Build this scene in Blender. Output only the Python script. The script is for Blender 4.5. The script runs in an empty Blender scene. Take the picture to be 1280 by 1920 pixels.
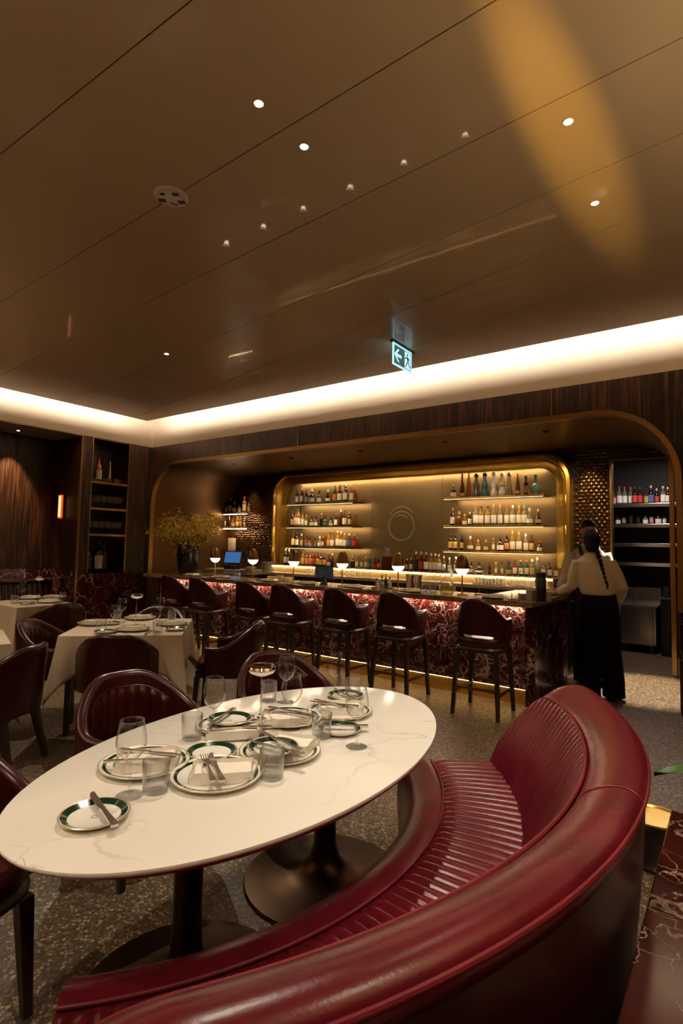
import bpy, bmesh, math, random
from mathutils import Vector, Matrix
random.seed(7)
SC = bpy.context.scene
COL = SC.collection
PI = math.pi
R = math.radians

# ------------------------------------------------------------------ camera
CAM_H = 1.45
FPX, YAW, PITCH, ROLL = 1021.15, 0.62817853, 0.06358615, 0.02103139
_f = Vector((-math.sin(YAW) * math.cos(PITCH), math.cos(YAW) * math.cos(PITCH), math.sin(PITCH)))
_r = Vector((math.cos(YAW), math.sin(YAW), 0))
_u = _r.cross(_f)
_cr, _sr = math.cos(ROLL), math.sin(ROLL)
CR = _r * _cr + _u * _sr
CU = -_r * _sr + _u * _cr
CF = _f
cam_data = bpy.data.cameras.new('camera')
cam_data.sensor_fit = 'VERTICAL'
cam_data.sensor_height = 36.0
cam_data.sensor_width = 24.0
cam_data.lens = FPX / 1920 * 36.0
cam_data.clip_start = 0.02
cam = bpy.data.objects.new('camera', cam_data)
COL.objects.link(cam)
_m = Matrix((CR, CU, -CF)).transposed().to_4x4()
_m.translation = Vector((0, 0, CAM_H))
cam.matrix_world = _m
SC.camera = cam

# ------------------------------------------------------------------ world, exposure
SC.view_settings.view_transform = 'Standard'
SC.view_settings.look = 'None'
SC.view_settings.exposure = 0.0
SC.view_settings.gamma = 1.0
SC.view_settings.use_curve_mapping = False
SC.cycles.use_denoising = True
SC.cycles.max_bounces = 6
SC.cycles.diffuse_bounces = 4
SC.cycles.glossy_bounces = 3
SC.cycles.transparent_max_bounces = 20
SC.cycles.use_adaptive_sampling = True
SC.cycles.adaptive_threshold = 0.025
SC.cycles.caustics_reflective = False
SC.cycles.caustics_refractive = False
SC.cycles.sample_clamp_indirect = 4.0
world = bpy.data.worlds.new('world')
SC.world = world
world.use_nodes = True
world.node_tree.nodes['Background'].inputs[0].default_value = (1.0, 0.72, 0.45, 1)
world.node_tree.nodes['Background'].inputs[1].default_value = 0.012

WARM = (1.0, 0.70, 0.40)
WARM2 = (1.0, 0.60, 0.27)


def ray(px, py):
    return CR * ((px - 640) / FPX) + CU * (-(py - 960) / FPX) + CF


def at(px, py, **k):
    """the point of the room seen at a photo pixel, on a plane x=, y= or z="""
    d = ray(px, py)
    (a, v), = k.items()
    i = 'xyz'.index(a)
    c = Vector((0, 0, CAM_H))
    return c + d * ((v - c[i]) / d[i])


# ------------------------------------------------------------------ mesh builder
class MB:
    def __init__(s):
        s.v, s.f = [], []

    def add(s, vs, fs):
        o = len(s.v)
        s.v += [tuple(p) for p in vs]
        s.f += [tuple(i + o for i in f) for f in fs]
        return s

    def box(s, x0, x1, y0, y1, z0, z1):
        vs = [(x0, y0, z0), (x1, y0, z0), (x1, y1, z0), (x0, y1, z0), (x0, y0, z1), (x1, y0, z1), (x1, y1, z1), (x0, y1, z1)]
        return s.add(vs, [(3, 2, 1, 0), (4, 5, 6, 7), (0, 1, 5, 4), (1, 2, 6, 5), (2, 3, 7, 6), (3, 0, 4, 7)])

    def bbox(s, x0, x1, y0, y1, z0, z1, b=0.005):
        """box with chamfered edges"""
        bm = bmesh.new()
        t = MB().box(x0, x1, y0, y1, z0, z1)
        vv = [bm.verts.new(p) for p in t.v]
        for f in t.f:
            bm.faces.new([vv[i] for i in f])
        bmesh.ops.bevel(bm, geom=list(bm.edges), offset=b, segments=2, affect='EDGES', profile=0.5)
        bm.verts.index_update()
        s.add([v.co[:] for v in bm.verts], [[v.index for v in f.verts] for f in bm.faces])
        bm.free()
        return s

    def prism(s, poly, z0, z1):
        n = len(poly)
        vs = [(x, y, z0) for x, y in poly] + [(x, y, z1) for x, y in poly]
        fs = [tuple(reversed(range(n))), tuple(range(n, 2 * n))]
        fs += [(i, (i + 1) % n, n + (i + 1) % n, n + i) for i in range(n)]
        return s.add(vs, fs)

    def xprism(s, poly, y0, y1):
        """polygon in the x-z plane, pushed from y0 to y1"""
        n = len(poly)
        vs = [(x, y0, z) for x, z in poly] + [(x, y1, z) for x, z in poly]
        fs = [tuple(range(n)), tuple(reversed(range(n, 2 * n)))]
        fs += [((i + 1) % n, i, n + i, n + (i + 1) % n) for i in range(n)]
        return s.add(vs, fs)

    def lathe(s, prof, n=24, c=(0, 0, 0), rib=0.0, ribn=0, flat=1.0):
        vs, fs = [], []
        m = len(prof)
        for i in range(n):
            a = 2 * PI * i / n
            k = 1 + (rib * math.cos(a * ribn) if ribn else 0)
            for r, z in prof:
                vs.append((c[0] + r * k * math.cos(a), c[1] + r * k * math.sin(a) * flat, c[2] + z))
        for i in range(n):
            j = (i + 1) % n
            for q in range(m - 1):
                fs.append((i * m + q, j * m + q, j * m + q + 1, i * m + q + 1))
        if prof[0][0] > 1e-6:
            fs.append(tuple(reversed([i * m for i in range(n)])))
        if prof[-1][0] > 1e-6:
            fs.append(tuple(i * m + m - 1 for i in range(n)))
        return s.add(vs, fs)

    def surf(s, prof, n=24, c=(0, 0, 0), rib=0.0, ribn=0):
        """lathe without caps (a closed profile makes a solid ring)"""
        vs, fs = [], []
        m = len(prof)
        for i in range(n):
            a = 2 * PI * i / n
            k = 1 + (rib * math.cos(a * ribn) if ribn else 0)
            for r, z in prof:
                vs.append((c[0] + r * k * math.cos(a), c[1] + r * k * math.sin(a), c[2] + z))
        for i in range(n):
            j = (i + 1) % n
            for q in range(m - 1):
                fs.append((i * m + q, j * m + q, j * m + q + 1, i * m + q + 1))
        return s.add(vs, fs)

    def loft(s, rings, caps=True, closed=False):
        m = len(rings[0])
        vs = [p for r in rings for p in r]
        fs = []
        k = len(rings)
        for i in range(k if closed else k - 1):
            j = (i + 1) % k
            for q in range(m):
                w = (q + 1) % m
                fs.append((i * m + q, i * m + w, j * m + w, j * m + q))
        if caps and not closed:
            fs.append(tuple(reversed(range(m))))
            fs.append(tuple((k - 1) * m + q for q in range(m)))
        return s.add(vs, fs)

    def tube(s, pts, rad, n=8, closed=False):
        pts = [Vector(p) for p in pts]
        rads = rad if isinstance(rad, (list, tuple)) else [rad] * len(pts)
        rings = []
        prev = None
        k = len(pts)
        for i, p in enumerate(pts):
            if closed:
                d = pts[(i + 1) % k] - pts[(i - 1) % k]
            else:
                d = pts[min(i + 1, k - 1)] - pts[max(i - 1, 0)]
            d.normalize()
            if prev is None:
                a = Vector((0, 0, 1)) if abs(d.z) < 0.9 else Vector((1, 0, 0))
                a = (a - d * a.dot(d)).normalized()
            else:
                a = (prev - d * prev.dot(d)).normalized()
            prev = a
            b = d.cross(a)
            rings.append([p + (a * math.cos(2 * PI * q / n) + b * math.sin(2 * PI * q / n)) * rads[i] for q in range(n)])
        return s.loft(rings, closed=closed)

    def bar(s, p, q, w0, w1=None, d0=None, d1=None):
        """square bar from p to q, widths may taper"""
        p, q = Vector(p), Vector(q)
        w1 = w0 if w1 is None else w1
        d0 = w0 if d0 is None else d0
        d1 = w1 if d1 is None else d1
        d = (q - p).normalized()
        a = Vector((1, 0, 0)) if abs(d.x) < 0.9 else Vector((0, 1, 0))
        a = (a - d * a.dot(d)).normalized()
        b = d.cross(a)
        R0 = [p + a * x * w0 / 2 + b * y * d0 / 2 for x, y in ((-1, -1), (1, -1), (1, 1), (-1, 1))]
        R1 = [q + a * x * w1 / 2 + b * y * d1 / 2 for x, y in ((-1, -1), (1, -1), (1, 1), (-1, 1))]
        return s.loft([R0, R1])

    def grid(s, fn, nu, nv, cu=False):
        vs = [fn(i / nu, j / nv) for i in range(nu + (0 if cu else 1)) for j in range(nv + 1)]
        fs = []
        m = nv + 1
        for i in range(nu):
            k = (i + 1) % nu if cu else i + 1
            for j in range(nv):
                fs.append((i * m + j, k * m + j, k * m + j + 1, i * m + j + 1))
        return s.add(vs, fs)

    def xf(s, loc=(0, 0, 0), rz=0.0, ry=0.0, rx=0.0, sc=1.0):
        M = Matrix.Translation(loc) @ Matrix.Rotation(rz, 4, 'Z') @ Matrix.Rotation(ry, 4, 'Y') @ Matrix.Rotation(rx, 4, 'X') @ Matrix.Scale(sc, 4)
        s.v = [tuple(M @ Vector(p)) for p in s.v]
        return s

    def mesh(s, name, mat, smooth=True, sharp=35):
        me = bpy.data.meshes.new(name)
        me.from_pydata(s.v, [], s.f)
        bm = bmesh.new()
        bm.from_mesh(me)
        bmesh.ops.recalc_face_normals(bm, faces=bm.faces)
        bm.to_mesh(me)
        bm.free()
        me.materials.append(mat)
        if smooth:
            me.polygons.foreach_set('use_smooth', [True] * len(me.polygons))
            try:
                me.set_sharp_from_angle(angle=R(sharp))
            except Exception:
                pass
        me.update()
        return me

    def build(s, name, mat, parent=None, smooth=True, sharp=35):
        return ob(name, s.mesh(name, mat, smooth, sharp), parent)


def ob(name, me, parent=None, loc=None, rz=0.0):
    o = bpy.data.objects.new(name, me)
    COL.objects.link(o)
    if parent is not None:
        o.parent = parent
    if loc is not None:
        o.location = loc
    if rz:
        o.rotation_euler = (0, 0, rz)
    return o


def tag(o, label, cat, group=None):
    o['label'] = label
    o['category'] = cat
    if group:
        o['group'] = group
    return o


def thing(name, label, cat, loc=(0, 0, 0), rz=0.0, group=None):
    o = ob(name, None, None, loc, rz)
    o.empty_display_size = 0.05
    return tag(o, label, cat, group)


def struct(o):
    o['kind'] = 'structure'
    return o


def stuff(o):
    o['kind'] = 'stuff'
    return o


def dup(root, loc, rz=0.0, label=None, group=None):
    r = root.copy()
    COL.objects.link(r)
    r.location = loc
    r.rotation_euler = (0, 0, rz)
    if label:
        r['label'] = label
    if group:
        r['group'] = group
    for ch in list(root.children):
        c = ch.copy()
        COL.objects.link(c)
        c.parent = r
        for g in list(ch.children):
            d = g.copy()
            COL.objects.link(d)
            d.parent = c
    return r


ORD = ['first', 'second', 'third', 'fourth', 'fifth', 'sixth', 'seventh', 'eighth', 'ninth', 'tenth', 'eleventh', 'twelfth', 'thirteenth',
       'fourteenth', 'fifteenth', 'sixteenth', 'seventeenth', 'eighteenth', 'nineteenth', 'twentieth', 'twenty-first', 'twenty-second',
       'twenty-third', 'twenty-fourth', 'twenty-fifth', 'twenty-sixth', 'twenty-seventh', 'twenty-eighth', 'twenty-ninth', 'thirtieth',
       'thirty-first', 'thirty-second', 'thirty-third', 'thirty-fourth', 'thirty-fifth', 'thirty-sixth', 'thirty-seventh', 'thirty-eighth',
       'thirty-ninth', 'fortieth', 'forty-first', 'forty-second', 'forty-third', 'forty-fourth']


# ------------------------------------------------------------------ lights
def spot(name, loc, target, power, angle, blend=0.5, col=WARM, size=0.03):
    d = bpy.data.lights.new(name, 'SPOT')
    d.energy = power
    d.color = col
    d.spot_size = R(angle)
    d.spot_blend = blend
    d.shadow_soft_size = size
    o = bpy.data.objects.new(name, d)
    COL.objects.link(o)
    o.location = loc
    o.rotation_euler = (Vector(target) - Vector(loc)).to_track_quat('-Z', 'Y').to_euler()
    return o


def area(name, loc, target, power, sx, sy, col=WARM):
    d = bpy.data.lights.new(name, 'AREA')
    d.energy = power
    d.color = col
    d.shape = 'RECTANGLE'
    d.size = sx
    d.size_y = sy
    o = bpy.data.objects.new(name, d)
    COL.objects.link(o)
    o.location = loc
    o.rotation_euler = (Vector(target) - Vector(loc)).to_track_quat('-Z', 'Y').to_euler()
    return o


def point(name, loc, power, size=0.03, col=WARM):
    d = bpy.data.lights.new(name, 'POINT')
    d.energy = power
    d.color = col
    d.shadow_soft_size = size
    o = bpy.data.objects.new(name, d)
    COL.objects.link(o)
    o.location = loc
    return o


# ------------------------------------------------------------------ materials
def nmat(name):
    m = bpy.data.materials.new(name)
    m.use_nodes = True
    nt = m.node_tree
    return m, nt, nt.nodes['Principled BSDF'], nt.nodes, nt.links


def pm(name, col, rough=0.5, metal=0.0, emit=None, es=0.0, coat=0.0, noise=0.0, nscale=20.0, bump=0.0, bscale=60.0, spec=None, alpha=None):
    m, nt, b, N, L = nmat(name)
    b.inputs['Base Color'].default_value = (*col, 1)
    b.inputs['Roughness'].default_value = rough
    b.inputs['Metallic'].default_value = metal
    b.inputs['Coat Weight'].default_value = coat
    if spec is not None:
        b.inputs['Specular IOR Level'].default_value = spec
    if emit:
        b.inputs['Emission Color'].default_value = (*emit, 1)
        b.inputs['Emission Strength'].default_value = es
    if noise:
        tc = N.new('ShaderNodeTexCoord')
        n = N.new('ShaderNodeTexNoise')
        n.inputs['Scale'].default_value = nscale
        n.inputs['Detail'].default_value = 4
        L.new(tc.outputs['Object'], n.inputs['Vector'])
        mx = N.new('ShaderNodeMix')
        mx.data_type = 'RGBA'
        L.new(n.outputs[0], mx.inputs['Factor'])
        mx.inputs[6].default_value = (*[c * (1 - noise) for c in col], 1)
        mx.inputs[7].default_value = (*[min(1, c * (1 + noise)) for c in col], 1)
        L.new(mx.outputs[2], b.inputs['Base Color'])
    if bump:
        tc = N.new('ShaderNodeTexCoord')
        n = N.new('ShaderNodeTexNoise')
        n.inputs['Scale'].default_value = bscale
        n.inputs['Detail'].default_value = 5
        L.new(tc.outputs['Object'], n.inputs['Vector'])
        bp = N.new('ShaderNodeBump')
        bp.inputs['Strength'].default_value = bump
        bp.inputs['Distance'].default_value = 0.01
        L.new(n.outputs[0], bp.inputs['Height'])
        L.new(bp.outputs[0], b.inputs['Normal'])
    return m


def ramp(N, stops):
    r = N.new('ShaderNodeValToRGB')
    e = r.color_ramp.elements
    while len(e) > 1:
        e.remove(e[-1])
    e[0].position, e[0].color = stops[0][0], (*stops[0][1], 1)
    for p, c in stops[1:]:
        k = e.new(p)
        k.color = (*c, 1)
    return r


def wood_mat(name, dark, mid, light, scale=(14, 14, 0.5), rough=0.42):
    m, nt, b, N, L = nmat(name)
    tc = N.new('ShaderNodeTexCoord')
    mp = N.new('ShaderNodeMapping')
    mp.inputs['Scale'].default_value = scale
    L.new(tc.outputs['Object'], mp.inputs['Vector'])
    n = N.new('ShaderNodeTexNoise')
    n.inputs['Scale'].default_value = 3.0
    n.inputs['Detail'].default_value = 7
    n.inputs['Roughness'].default_value = 0.65
    n.inputs['Distortion'].default_value = 0.35
    L.new(mp.outputs[0], n.inputs['Vector'])
    r = ramp(N, [(0.32, dark), (0.5, mid), (0.62, light), (0.72, mid)])
    L.new(n.outputs[0], r.inputs[0])
    L.new(r.outputs[0], b.inputs['Base Color'])
    b.inputs['Roughness'].default_value = rough
    b.inputs['Specular IOR Level'].default_value = 0.3
    bp = N.new('ShaderNodeBump')
    bp.inputs['Strength'].default_value = 0.12
    bp.inputs['Distance'].default_value = 0.004
    L.new(n.outputs[0], bp.inputs['Height'])
    L.new(bp.outputs[0], b.inputs['Normal'])
    return m


def marble_mat(name, base, base2, vein, scale=3.0, width=0.05, rough=0.18, thin=0.6, amount=0.55):
    """veined marble: warped cell edges masked by noise"""
    m, nt, b, N, L = nmat(name)
    tc = N.new('ShaderNodeTexCoord')
    wn = N.new('ShaderNodeTexNoise')
    wn.inputs['Scale'].default_value = scale * 0.9
    wn.inputs['Detail'].default_value = 6
    L.new(tc.outputs['Object'], wn.inputs['Vector'])
    sub = N.new('ShaderNodeVectorMath')
    sub.operation = 'MULTIPLY_ADD'
    L.new(wn.outputs['Color'], sub.inputs[0])
    sub.inputs[1].default_value = (thin, thin, thin)
    L.new(tc.outputs['Object'], sub.inputs[2])
    last = None
    for k, (sc, w) in enumerate(((scale, width), (scale * 2.7, width * 0.8))):
        v = N.new('ShaderNodeTexVoronoi')
        v.feature = 'DISTANCE_TO_EDGE'
        v.inputs['Scale'].default_value = sc
        L.new(sub.outputs[0], v.inputs['Vector'])
        mr = N.new('ShaderNodeMapRange')
        mr.inputs['From Min'].default_value = 0.0
        mr.inputs['From Max'].default_value = w
        mr.inputs['To Min'].default_value = 1.0
        mr.inputs['To Max'].default_value = 0.0
        L.new(v.outputs['Distance'], mr.inputs['Value'])
        mn = N.new('ShaderNodeTexNoise')
        mn.inputs['Scale'].default_value = scale * (0.8 + 0.7 * k)
        mn.inputs['Detail'].default_value = 3
        L.new(tc.outputs['Object'], mn.inputs['Vector'])
        mk = N.new('ShaderNodeMapRange')
        mk.inputs['From Min'].default_value = 1.0 - amount - 0.06 + 0.04 * k
        mk.inputs['From Max'].default_value = 1.0 - amount + 0.12 + 0.04 * k
        L.new(mn.outputs[0], mk.inputs['Value'])
        mu = N.new('ShaderNodeMath')
        mu.operation = 'MULTIPLY'
        L.new(mr.outputs[0], mu.inputs[0])
        L.new(mk.outputs[0], mu.inputs[1])
        if last is None:
            last = mu
        else:
            mxm = N.new('ShaderNodeMath')
            mxm.operation = 'MAXIMUM'
            L.new(last.outputs[0], mxm.inputs[0])
            L.new(mu.outputs[0], mxm.inputs[1])
            last = mxm
    bn = N.new('ShaderNodeTexNoise')
    bn.inputs['Scale'].default_value = scale * 1.6
    bn.inputs['Detail'].default_value = 6
    L.new(sub.outputs[0], bn.inputs['Vector'])
    r = ramp(N, [(0.35, base), (0.65, base2)])
    L.new(bn.outputs[0], r.inputs[0])
    mx = N.new('ShaderNodeMix')
    mx.data_type = 'RGBA'
    L.new(last.outputs[0], mx.inputs['Factor'])
    L.new(r.outputs[0], mx.inputs[6])
    mx.inputs[7].default_value = (*vein, 1)
    L.new(mx.outputs[2], b.inputs['Base Color'])
    b.inputs['Roughness'].default_value = rough
    return m


def terrazzo_mat():
    m, nt, b, N, L = nmat('terrazzo')
    tc = N.new('ShaderNodeTexCoord')
    v = N.new('ShaderNodeTexVoronoi')
    v.inputs['Scale'].default_value = 80.0
    L.new(tc.outputs['Object'], v.inputs['Vector'])
    r = ramp(N, [(0.0, (0.05, 0.033, 0.021)), (0.3, (0.13, 0.085, 0.048)), (0.5, (0.26, 0.18, 0.10)), (0.68, (0.40, 0.30, 0.19)), (0.84, (0.07, 0.048, 0.033)), (1.0, (0.50, 0.40, 0.27))])
    r.color_ramp.interpolation = 'CONSTANT'
    sp = N.new('ShaderNodeSeparateColor')
    L.new(v.outputs['Color'], sp.inputs[0])
    L.new(sp.outputs[0], r.inputs[0])
    e = N.new('ShaderNodeTexVoronoi')
    e.feature = 'DISTANCE_TO_EDGE'
    e.inputs['Scale'].default_value = 80.0
    L.new(tc.outputs['Object'], e.inputs['Vector'])
    mr = N.new('ShaderNodeMapRange')
    mr.inputs['From Min'].default_value = 0.06
    mr.inputs['From Max'].default_value = 0.14
    L.new(e.outputs['Distance'], mr.inputs['Value'])
    mx = N.new('ShaderNodeMix')
    mx.data_type = 'RGBA'
    L.new(mr.outputs[0], mx.inputs['Factor'])
    mx.inputs[6].default_value = (0.10, 0.070, 0.045, 1)
    L.new(r.outputs[0], mx.inputs[7])
    L.new(mx.outputs[2], b.inputs['Base Color'])
    b.inputs['Roughness'].default_value = 0.40
    return m


def leather_mat(name, col, rough=0.3, dark=0.55):
    m, nt, b, N, L = nmat(name)
    tc = N.new('ShaderNodeTexCoord')
    n = N.new('ShaderNodeTexNoise')
    n.inputs['Scale'].default_value = 5.0
    n.inputs['Detail'].default_value = 6
    L.new(tc.outputs['Object'], n.inputs['Vector'])
    r = ramp(N, [(0.3, tuple(c * dark for c in col)), (0.7, col)])
    L.new(n.outputs[0], r.inputs[0])
    L.new(r.outputs[0], b.inputs['Base Color'])
    n2 = N.new('ShaderNodeTexNoise')
    n2.inputs['Scale'].default_value = 130.0
    n2.inputs['Detail'].default_value = 4
    L.new(tc.outputs['Object'], n2.inputs['Vector'])
    bp = N.new('ShaderNodeBump')
    bp.inputs['Strength'].default_value = 0.10
    bp.inputs['Distance'].default_value = 0.004
    L.new(n2.outputs[0], bp.inputs['Height'])
    L.new(bp.outputs[0], b.inputs['Normal'])
    b.inputs['Roughness'].default_value = rough
    b.inputs['Specular IOR Level'].default_value = 0.36
    return m


def glass_mat(name, tint=(0.96, 0.97, 0.96), rough=0.02, ior=1.5, boost=1.0, body=0.0, bodycol=(0.9, 0.9, 0.9)):
    """thin clear glass: clear body with Fresnel reflection"""
    m, nt, b, N, L = nmat(name)
    out = N['Material Output']
    tr = N.new('ShaderNodeBsdfTransparent')
    tr.inputs[0].default_value = (*tint, 1)
    gl = N.new('ShaderNodeBsdfGlossy')
    gl.inputs['Roughness'].default_value = rough
    lw = N.new('ShaderNodeLayerWeight')
    lw.inputs['Blend'].default_value = 0.5
    pw = N.new('ShaderNodeMath')
    pw.operation = 'POWER'
    L.new(lw.outputs['Facing'], pw.inputs[0])
    pw.inputs[1].default_value = 3.5
    mu = N.new('ShaderNodeMath')
    mu.operation = 'MULTIPLY_ADD'
    mu.use_clamp = True
    L.new(pw.outputs[0], mu.inputs[0])
    mu.inputs[1].default_value = 0.62 * boost
    mu.inputs[2].default_value = 0.010 * boost
    mx = N.new('ShaderNodeMixShader')
    L.new(mu.outputs[0], mx.inputs[0])
    if body:
        df = N.new('ShaderNodeBsdfDiffuse')
        df.inputs[0].default_value = (*bodycol, 1)
        tl = N.new('ShaderNodeBsdfTranslucent')
        tl.inputs[0].default_value = (*bodycol, 1)
        ad = N.new('ShaderNodeMixShader')
        ad.inputs[0].default_value = 0.5
        L.new(df.outputs[0], ad.inputs[1])
        L.new(tl.outputs[0], ad.inputs[2])
        m2 = N.new('ShaderNodeMixShader')
        m2.inputs[0].default_value = body
        L.new(tr.outputs[0], m2.inputs[1])
        L.new(ad.outputs[0], m2.inputs[2])
        L.new(m2.outputs[0], mx.inputs[1])
    else:
        L.new(tr.outputs[0], mx.inputs[1])
    L.new(gl.outputs[0], mx.inputs[2])
    L.new(mx.outputs[0], out.inputs['Surface'])
    return m


def emit_mat(name, col, s):
    return pm(name, (0.8, 0.8, 0.8), 0.5, emit=col, es=s)


M = {}
M['floor'] = terrazzo_mat()
M['wood'] = wood_mat('dark_veneer', (0.006, 0.0025, 0.0012), (0.021, 0.0076, 0.0032), (0.082, 0.030, 0.011))
M['frame_wood'] = pm('dark_stained_wood', (0.020, 0.009, 0.006), 0.35, noise=0.4, nscale=12)
M['leather'] = leather_mat('burgundy_leather', (0.125, 0.0075, 0.0155), 0.27)
M['leather_chair'] = leather_mat('dimmed_burgundy_leather', (0.040, 0.0052, 0.0042), 0.27)  # burgundy leather again, darkened in colour for the weaker light on the chairs
M['piping'] = leather_mat('piping_leather', (0.17, 0.010, 0.018), 0.38)
M['shell_leather'] = leather_mat('dark_shell_leather', (0.022, 0.003, 0.003), 0.3)
M['marble_red'] = marble_mat('dark_red_marble', (0.055, 0.006, 0.005), (0.022, 0.005, 0.004), (0.52, 0.39, 0.31), 3.6, 0.026, 0.16, 0.5, 0.54)
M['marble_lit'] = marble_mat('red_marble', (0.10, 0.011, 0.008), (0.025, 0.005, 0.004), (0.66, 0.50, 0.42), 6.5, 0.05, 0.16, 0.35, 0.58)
M['counter'] = marble_mat('brown_grey_marble', (0.19, 0.135, 0.085), (0.27, 0.20, 0.14), (0.05, 0.03, 0.02), 4.0, 0.06, 0.12, 0.7, 0.5)
M['white_marble'] = marble_mat('white_marble', (0.82, 0.79, 0.735), (0.77, 0.735, 0.67), (0.48, 0.40, 0.32), 1.3, 0.012, 0.14, 0.9, 0.45)
M['ceiling'] = pm('bronze_lacquer_ceiling', (0.52, 0.37, 0.215), 0.32, noise=0.10, nscale=1.5, coat=0.25)
M['ceiling_gap'] = pm('ceiling_joint', (0.42, 0.29, 0.17), 0.6)
M['cream'] = pm('cream_paint', (0.84, 0.75, 0.61), 0.6)
M['soffit'] = pm('grey_soffit', (0.30, 0.24, 0.20), 0.6)
M['led'] = emit_mat('cove_led', (1.0, 0.84, 0.68), 105.0)
M['bar_led'] = emit_mat('bar_led', (1.0, 0.70, 0.52), 100.0)
M['shelf_led'] = emit_mat('shelf_led', (1.0, 0.70, 0.38), 110.0)
M['riser_led'] = emit_mat('riser_led', (1.0, 0.70, 0.36), 40.0)
M['plinth_led'] = emit_mat('plinth_led', (1.0, 0.66, 0.22), 19.0)
M['lamp_white'] = emit_mat('opal_glass', (1.0, 0.78, 0.52), 7.0)
M['down'] = emit_mat('downlight_lens', (1.0, 0.86, 0.64), 30.0)
M['gold'] = pm('polished_brass', (0.86, 0.55, 0.12), 0.24, 0.92)
M['gold_satin'] = pm('satin_brass', (0.52, 0.31, 0.09), 0.30, 1.0, noise=0.15)
M['bronze'] = pm('bronze_metal', (0.20, 0.105, 0.035), 0.38, 1.0, noise=0.2, nscale=6)
M['bronze_wall'] = pm('bronze_lining', (0.135, 0.072, 0.027), 0.42, 0.75, noise=0.15, nscale=4)
M['bronze_dark'] = pm('dark_bronze', (0.055, 0.028, 0.013), 0.36, 1.0, noise=0.2, nscale=5)
M['copper_edge'] = pm('copper_edge', (0.42, 0.20, 0.12), 0.35, 0.6)
M['tile'] = pm('bronze_glazed_tile', (0.10, 0.045, 0.014), 0.14, 0.6)
M['tile_ground'] = pm('tile_grout', (0.015, 0.008, 0.004), 0.6)
M['mirror'] = pm('bronze_mirror', (0.15, 0.108, 0.05), 0.36, 0.6, noise=0.08, nscale=3)
M['etch'] = pm('etched_glass', (0.24, 0.185, 0.105), 0.6)
M['steel'] = pm('brushed_steel', (0.60, 0.56, 0.55), 0.24, 1.0)
M['trim_bronze'] = pm('arch_bronze', (0.34, 0.19, 0.06), 0.36, 1.0)
M['dark_steel'] = pm('dark_steel', (0.10, 0.09, 0.09), 0.4, 0.9)
M['chrome'] = pm('chrome', (0.80, 0.78, 0.74), 0.07, 1.0)
M['silver'] = pm('silver_cutlery', (0.78, 0.75, 0.71), 0.24, 1.0)
M['black'] = pm('black_plastic', (0.008, 0.008, 0.009), 0.35)
M['vase'] = pm('black_ceramic', (0.008, 0.010, 0.012), 0.25)
M['dark_wall'] = pm('dark_wall', (0.018, 0.011, 0.012), 0.6)
M['china'] = pm('white_china', (0.84, 0.82, 0.76), 0.12, coat=0.3)
M['green'] = pm('green_glaze', (0.006, 0.033, 0.017), 0.15, coat=0.3)
M['giltline'] = pm('gilt_line', (0.55, 0.40, 0.20), 0.3, 0.8)
M['cloth'] = pm('white_linen', (0.82, 0.77, 0.68), 0.85, bump=0.25, bscale=260)
M['cloth_b'] = pm('linen_tablecloth', (0.56, 0.47, 0.36), 0.85, bump=0.2, bscale=220)
M['glass'] = glass_mat('clear_glass', (0.992, 0.992, 0.988), 0.015, 1.5, 1.7)
M['glass2'] = glass_mat('cut_glass', (0.992, 0.992, 0.985), 0.04, 1.5, 1.7, 0.06)
M['rack_glass'] = glass_mat('rack_glass', (0.98, 0.98, 0.97), 0.05, 1.5, 2.0, 0.16)  # whiter body puts the faint light on the niche glasses into the colour
M['rib_glass'] = glass_mat('ribbed_glass', (0.993, 0.993, 0.988), 0.03, 1.5, 2.0, 0.03)
M['skin'] = pm('skin', (0.42, 0.20, 0.13), 0.5, noise=0.1)
M['hair'] = pm('dark_hair', (0.007, 0.004, 0.003), 0.6, spec=.2, bump=0.5, bscale=90)
M['shirt'] = pm('white_shirt', (0.62, 0.54, 0.42), 0.8, noise=0.08, nscale=8, bump=0.25, bscale=14)
M['trouser'] = pm('black_cloth', (0.004, 0.0035, 0.0035), 0.9, spec=.1, bump=0.2, bscale=30)
M['apron'] = pm('dark_apron', (0.022, 0.020, 0.024), 0.8)

# ================================================================== THE ROOM
XL, YA, YB = -8.5, 5.85, 7.7          # left wall, arch wall, back of the bar alcove
XR, YN = 3.2, -3.6                    # right wall, wall behind the camera
ZC, ZF = 3.53, 3.16                   # ceiling raft, lower edge of the cream fascia
EX, EY = XL + 0.366, YA - 0.366       # raft edges

struct(MB().box(-11.5, XR + .2, YN - .2, 10.2, -0.12, 0).build('floor', M['floor'], smooth=False))

# ---- ceiling raft of long lacquered panels, split by fanning joints
def clip(poly, a, b, c):
    out = []
    for i in range(len(poly)):
        p, q = poly[i], poly[(i + 1) % len(poly)]
        dp, dq = a * p[0] + b * p[1] - c, a * q[0] + b * q[1] - c
        if dp >= 0:
            out.append(p)
        if (dp >= 0) != (dq >= 0):
            t = dp / (dp - dq)
            out.append((p[0] + t * (q[0] - p[0]), p[1] + t * (q[1] - p[1])))
    return out


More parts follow.
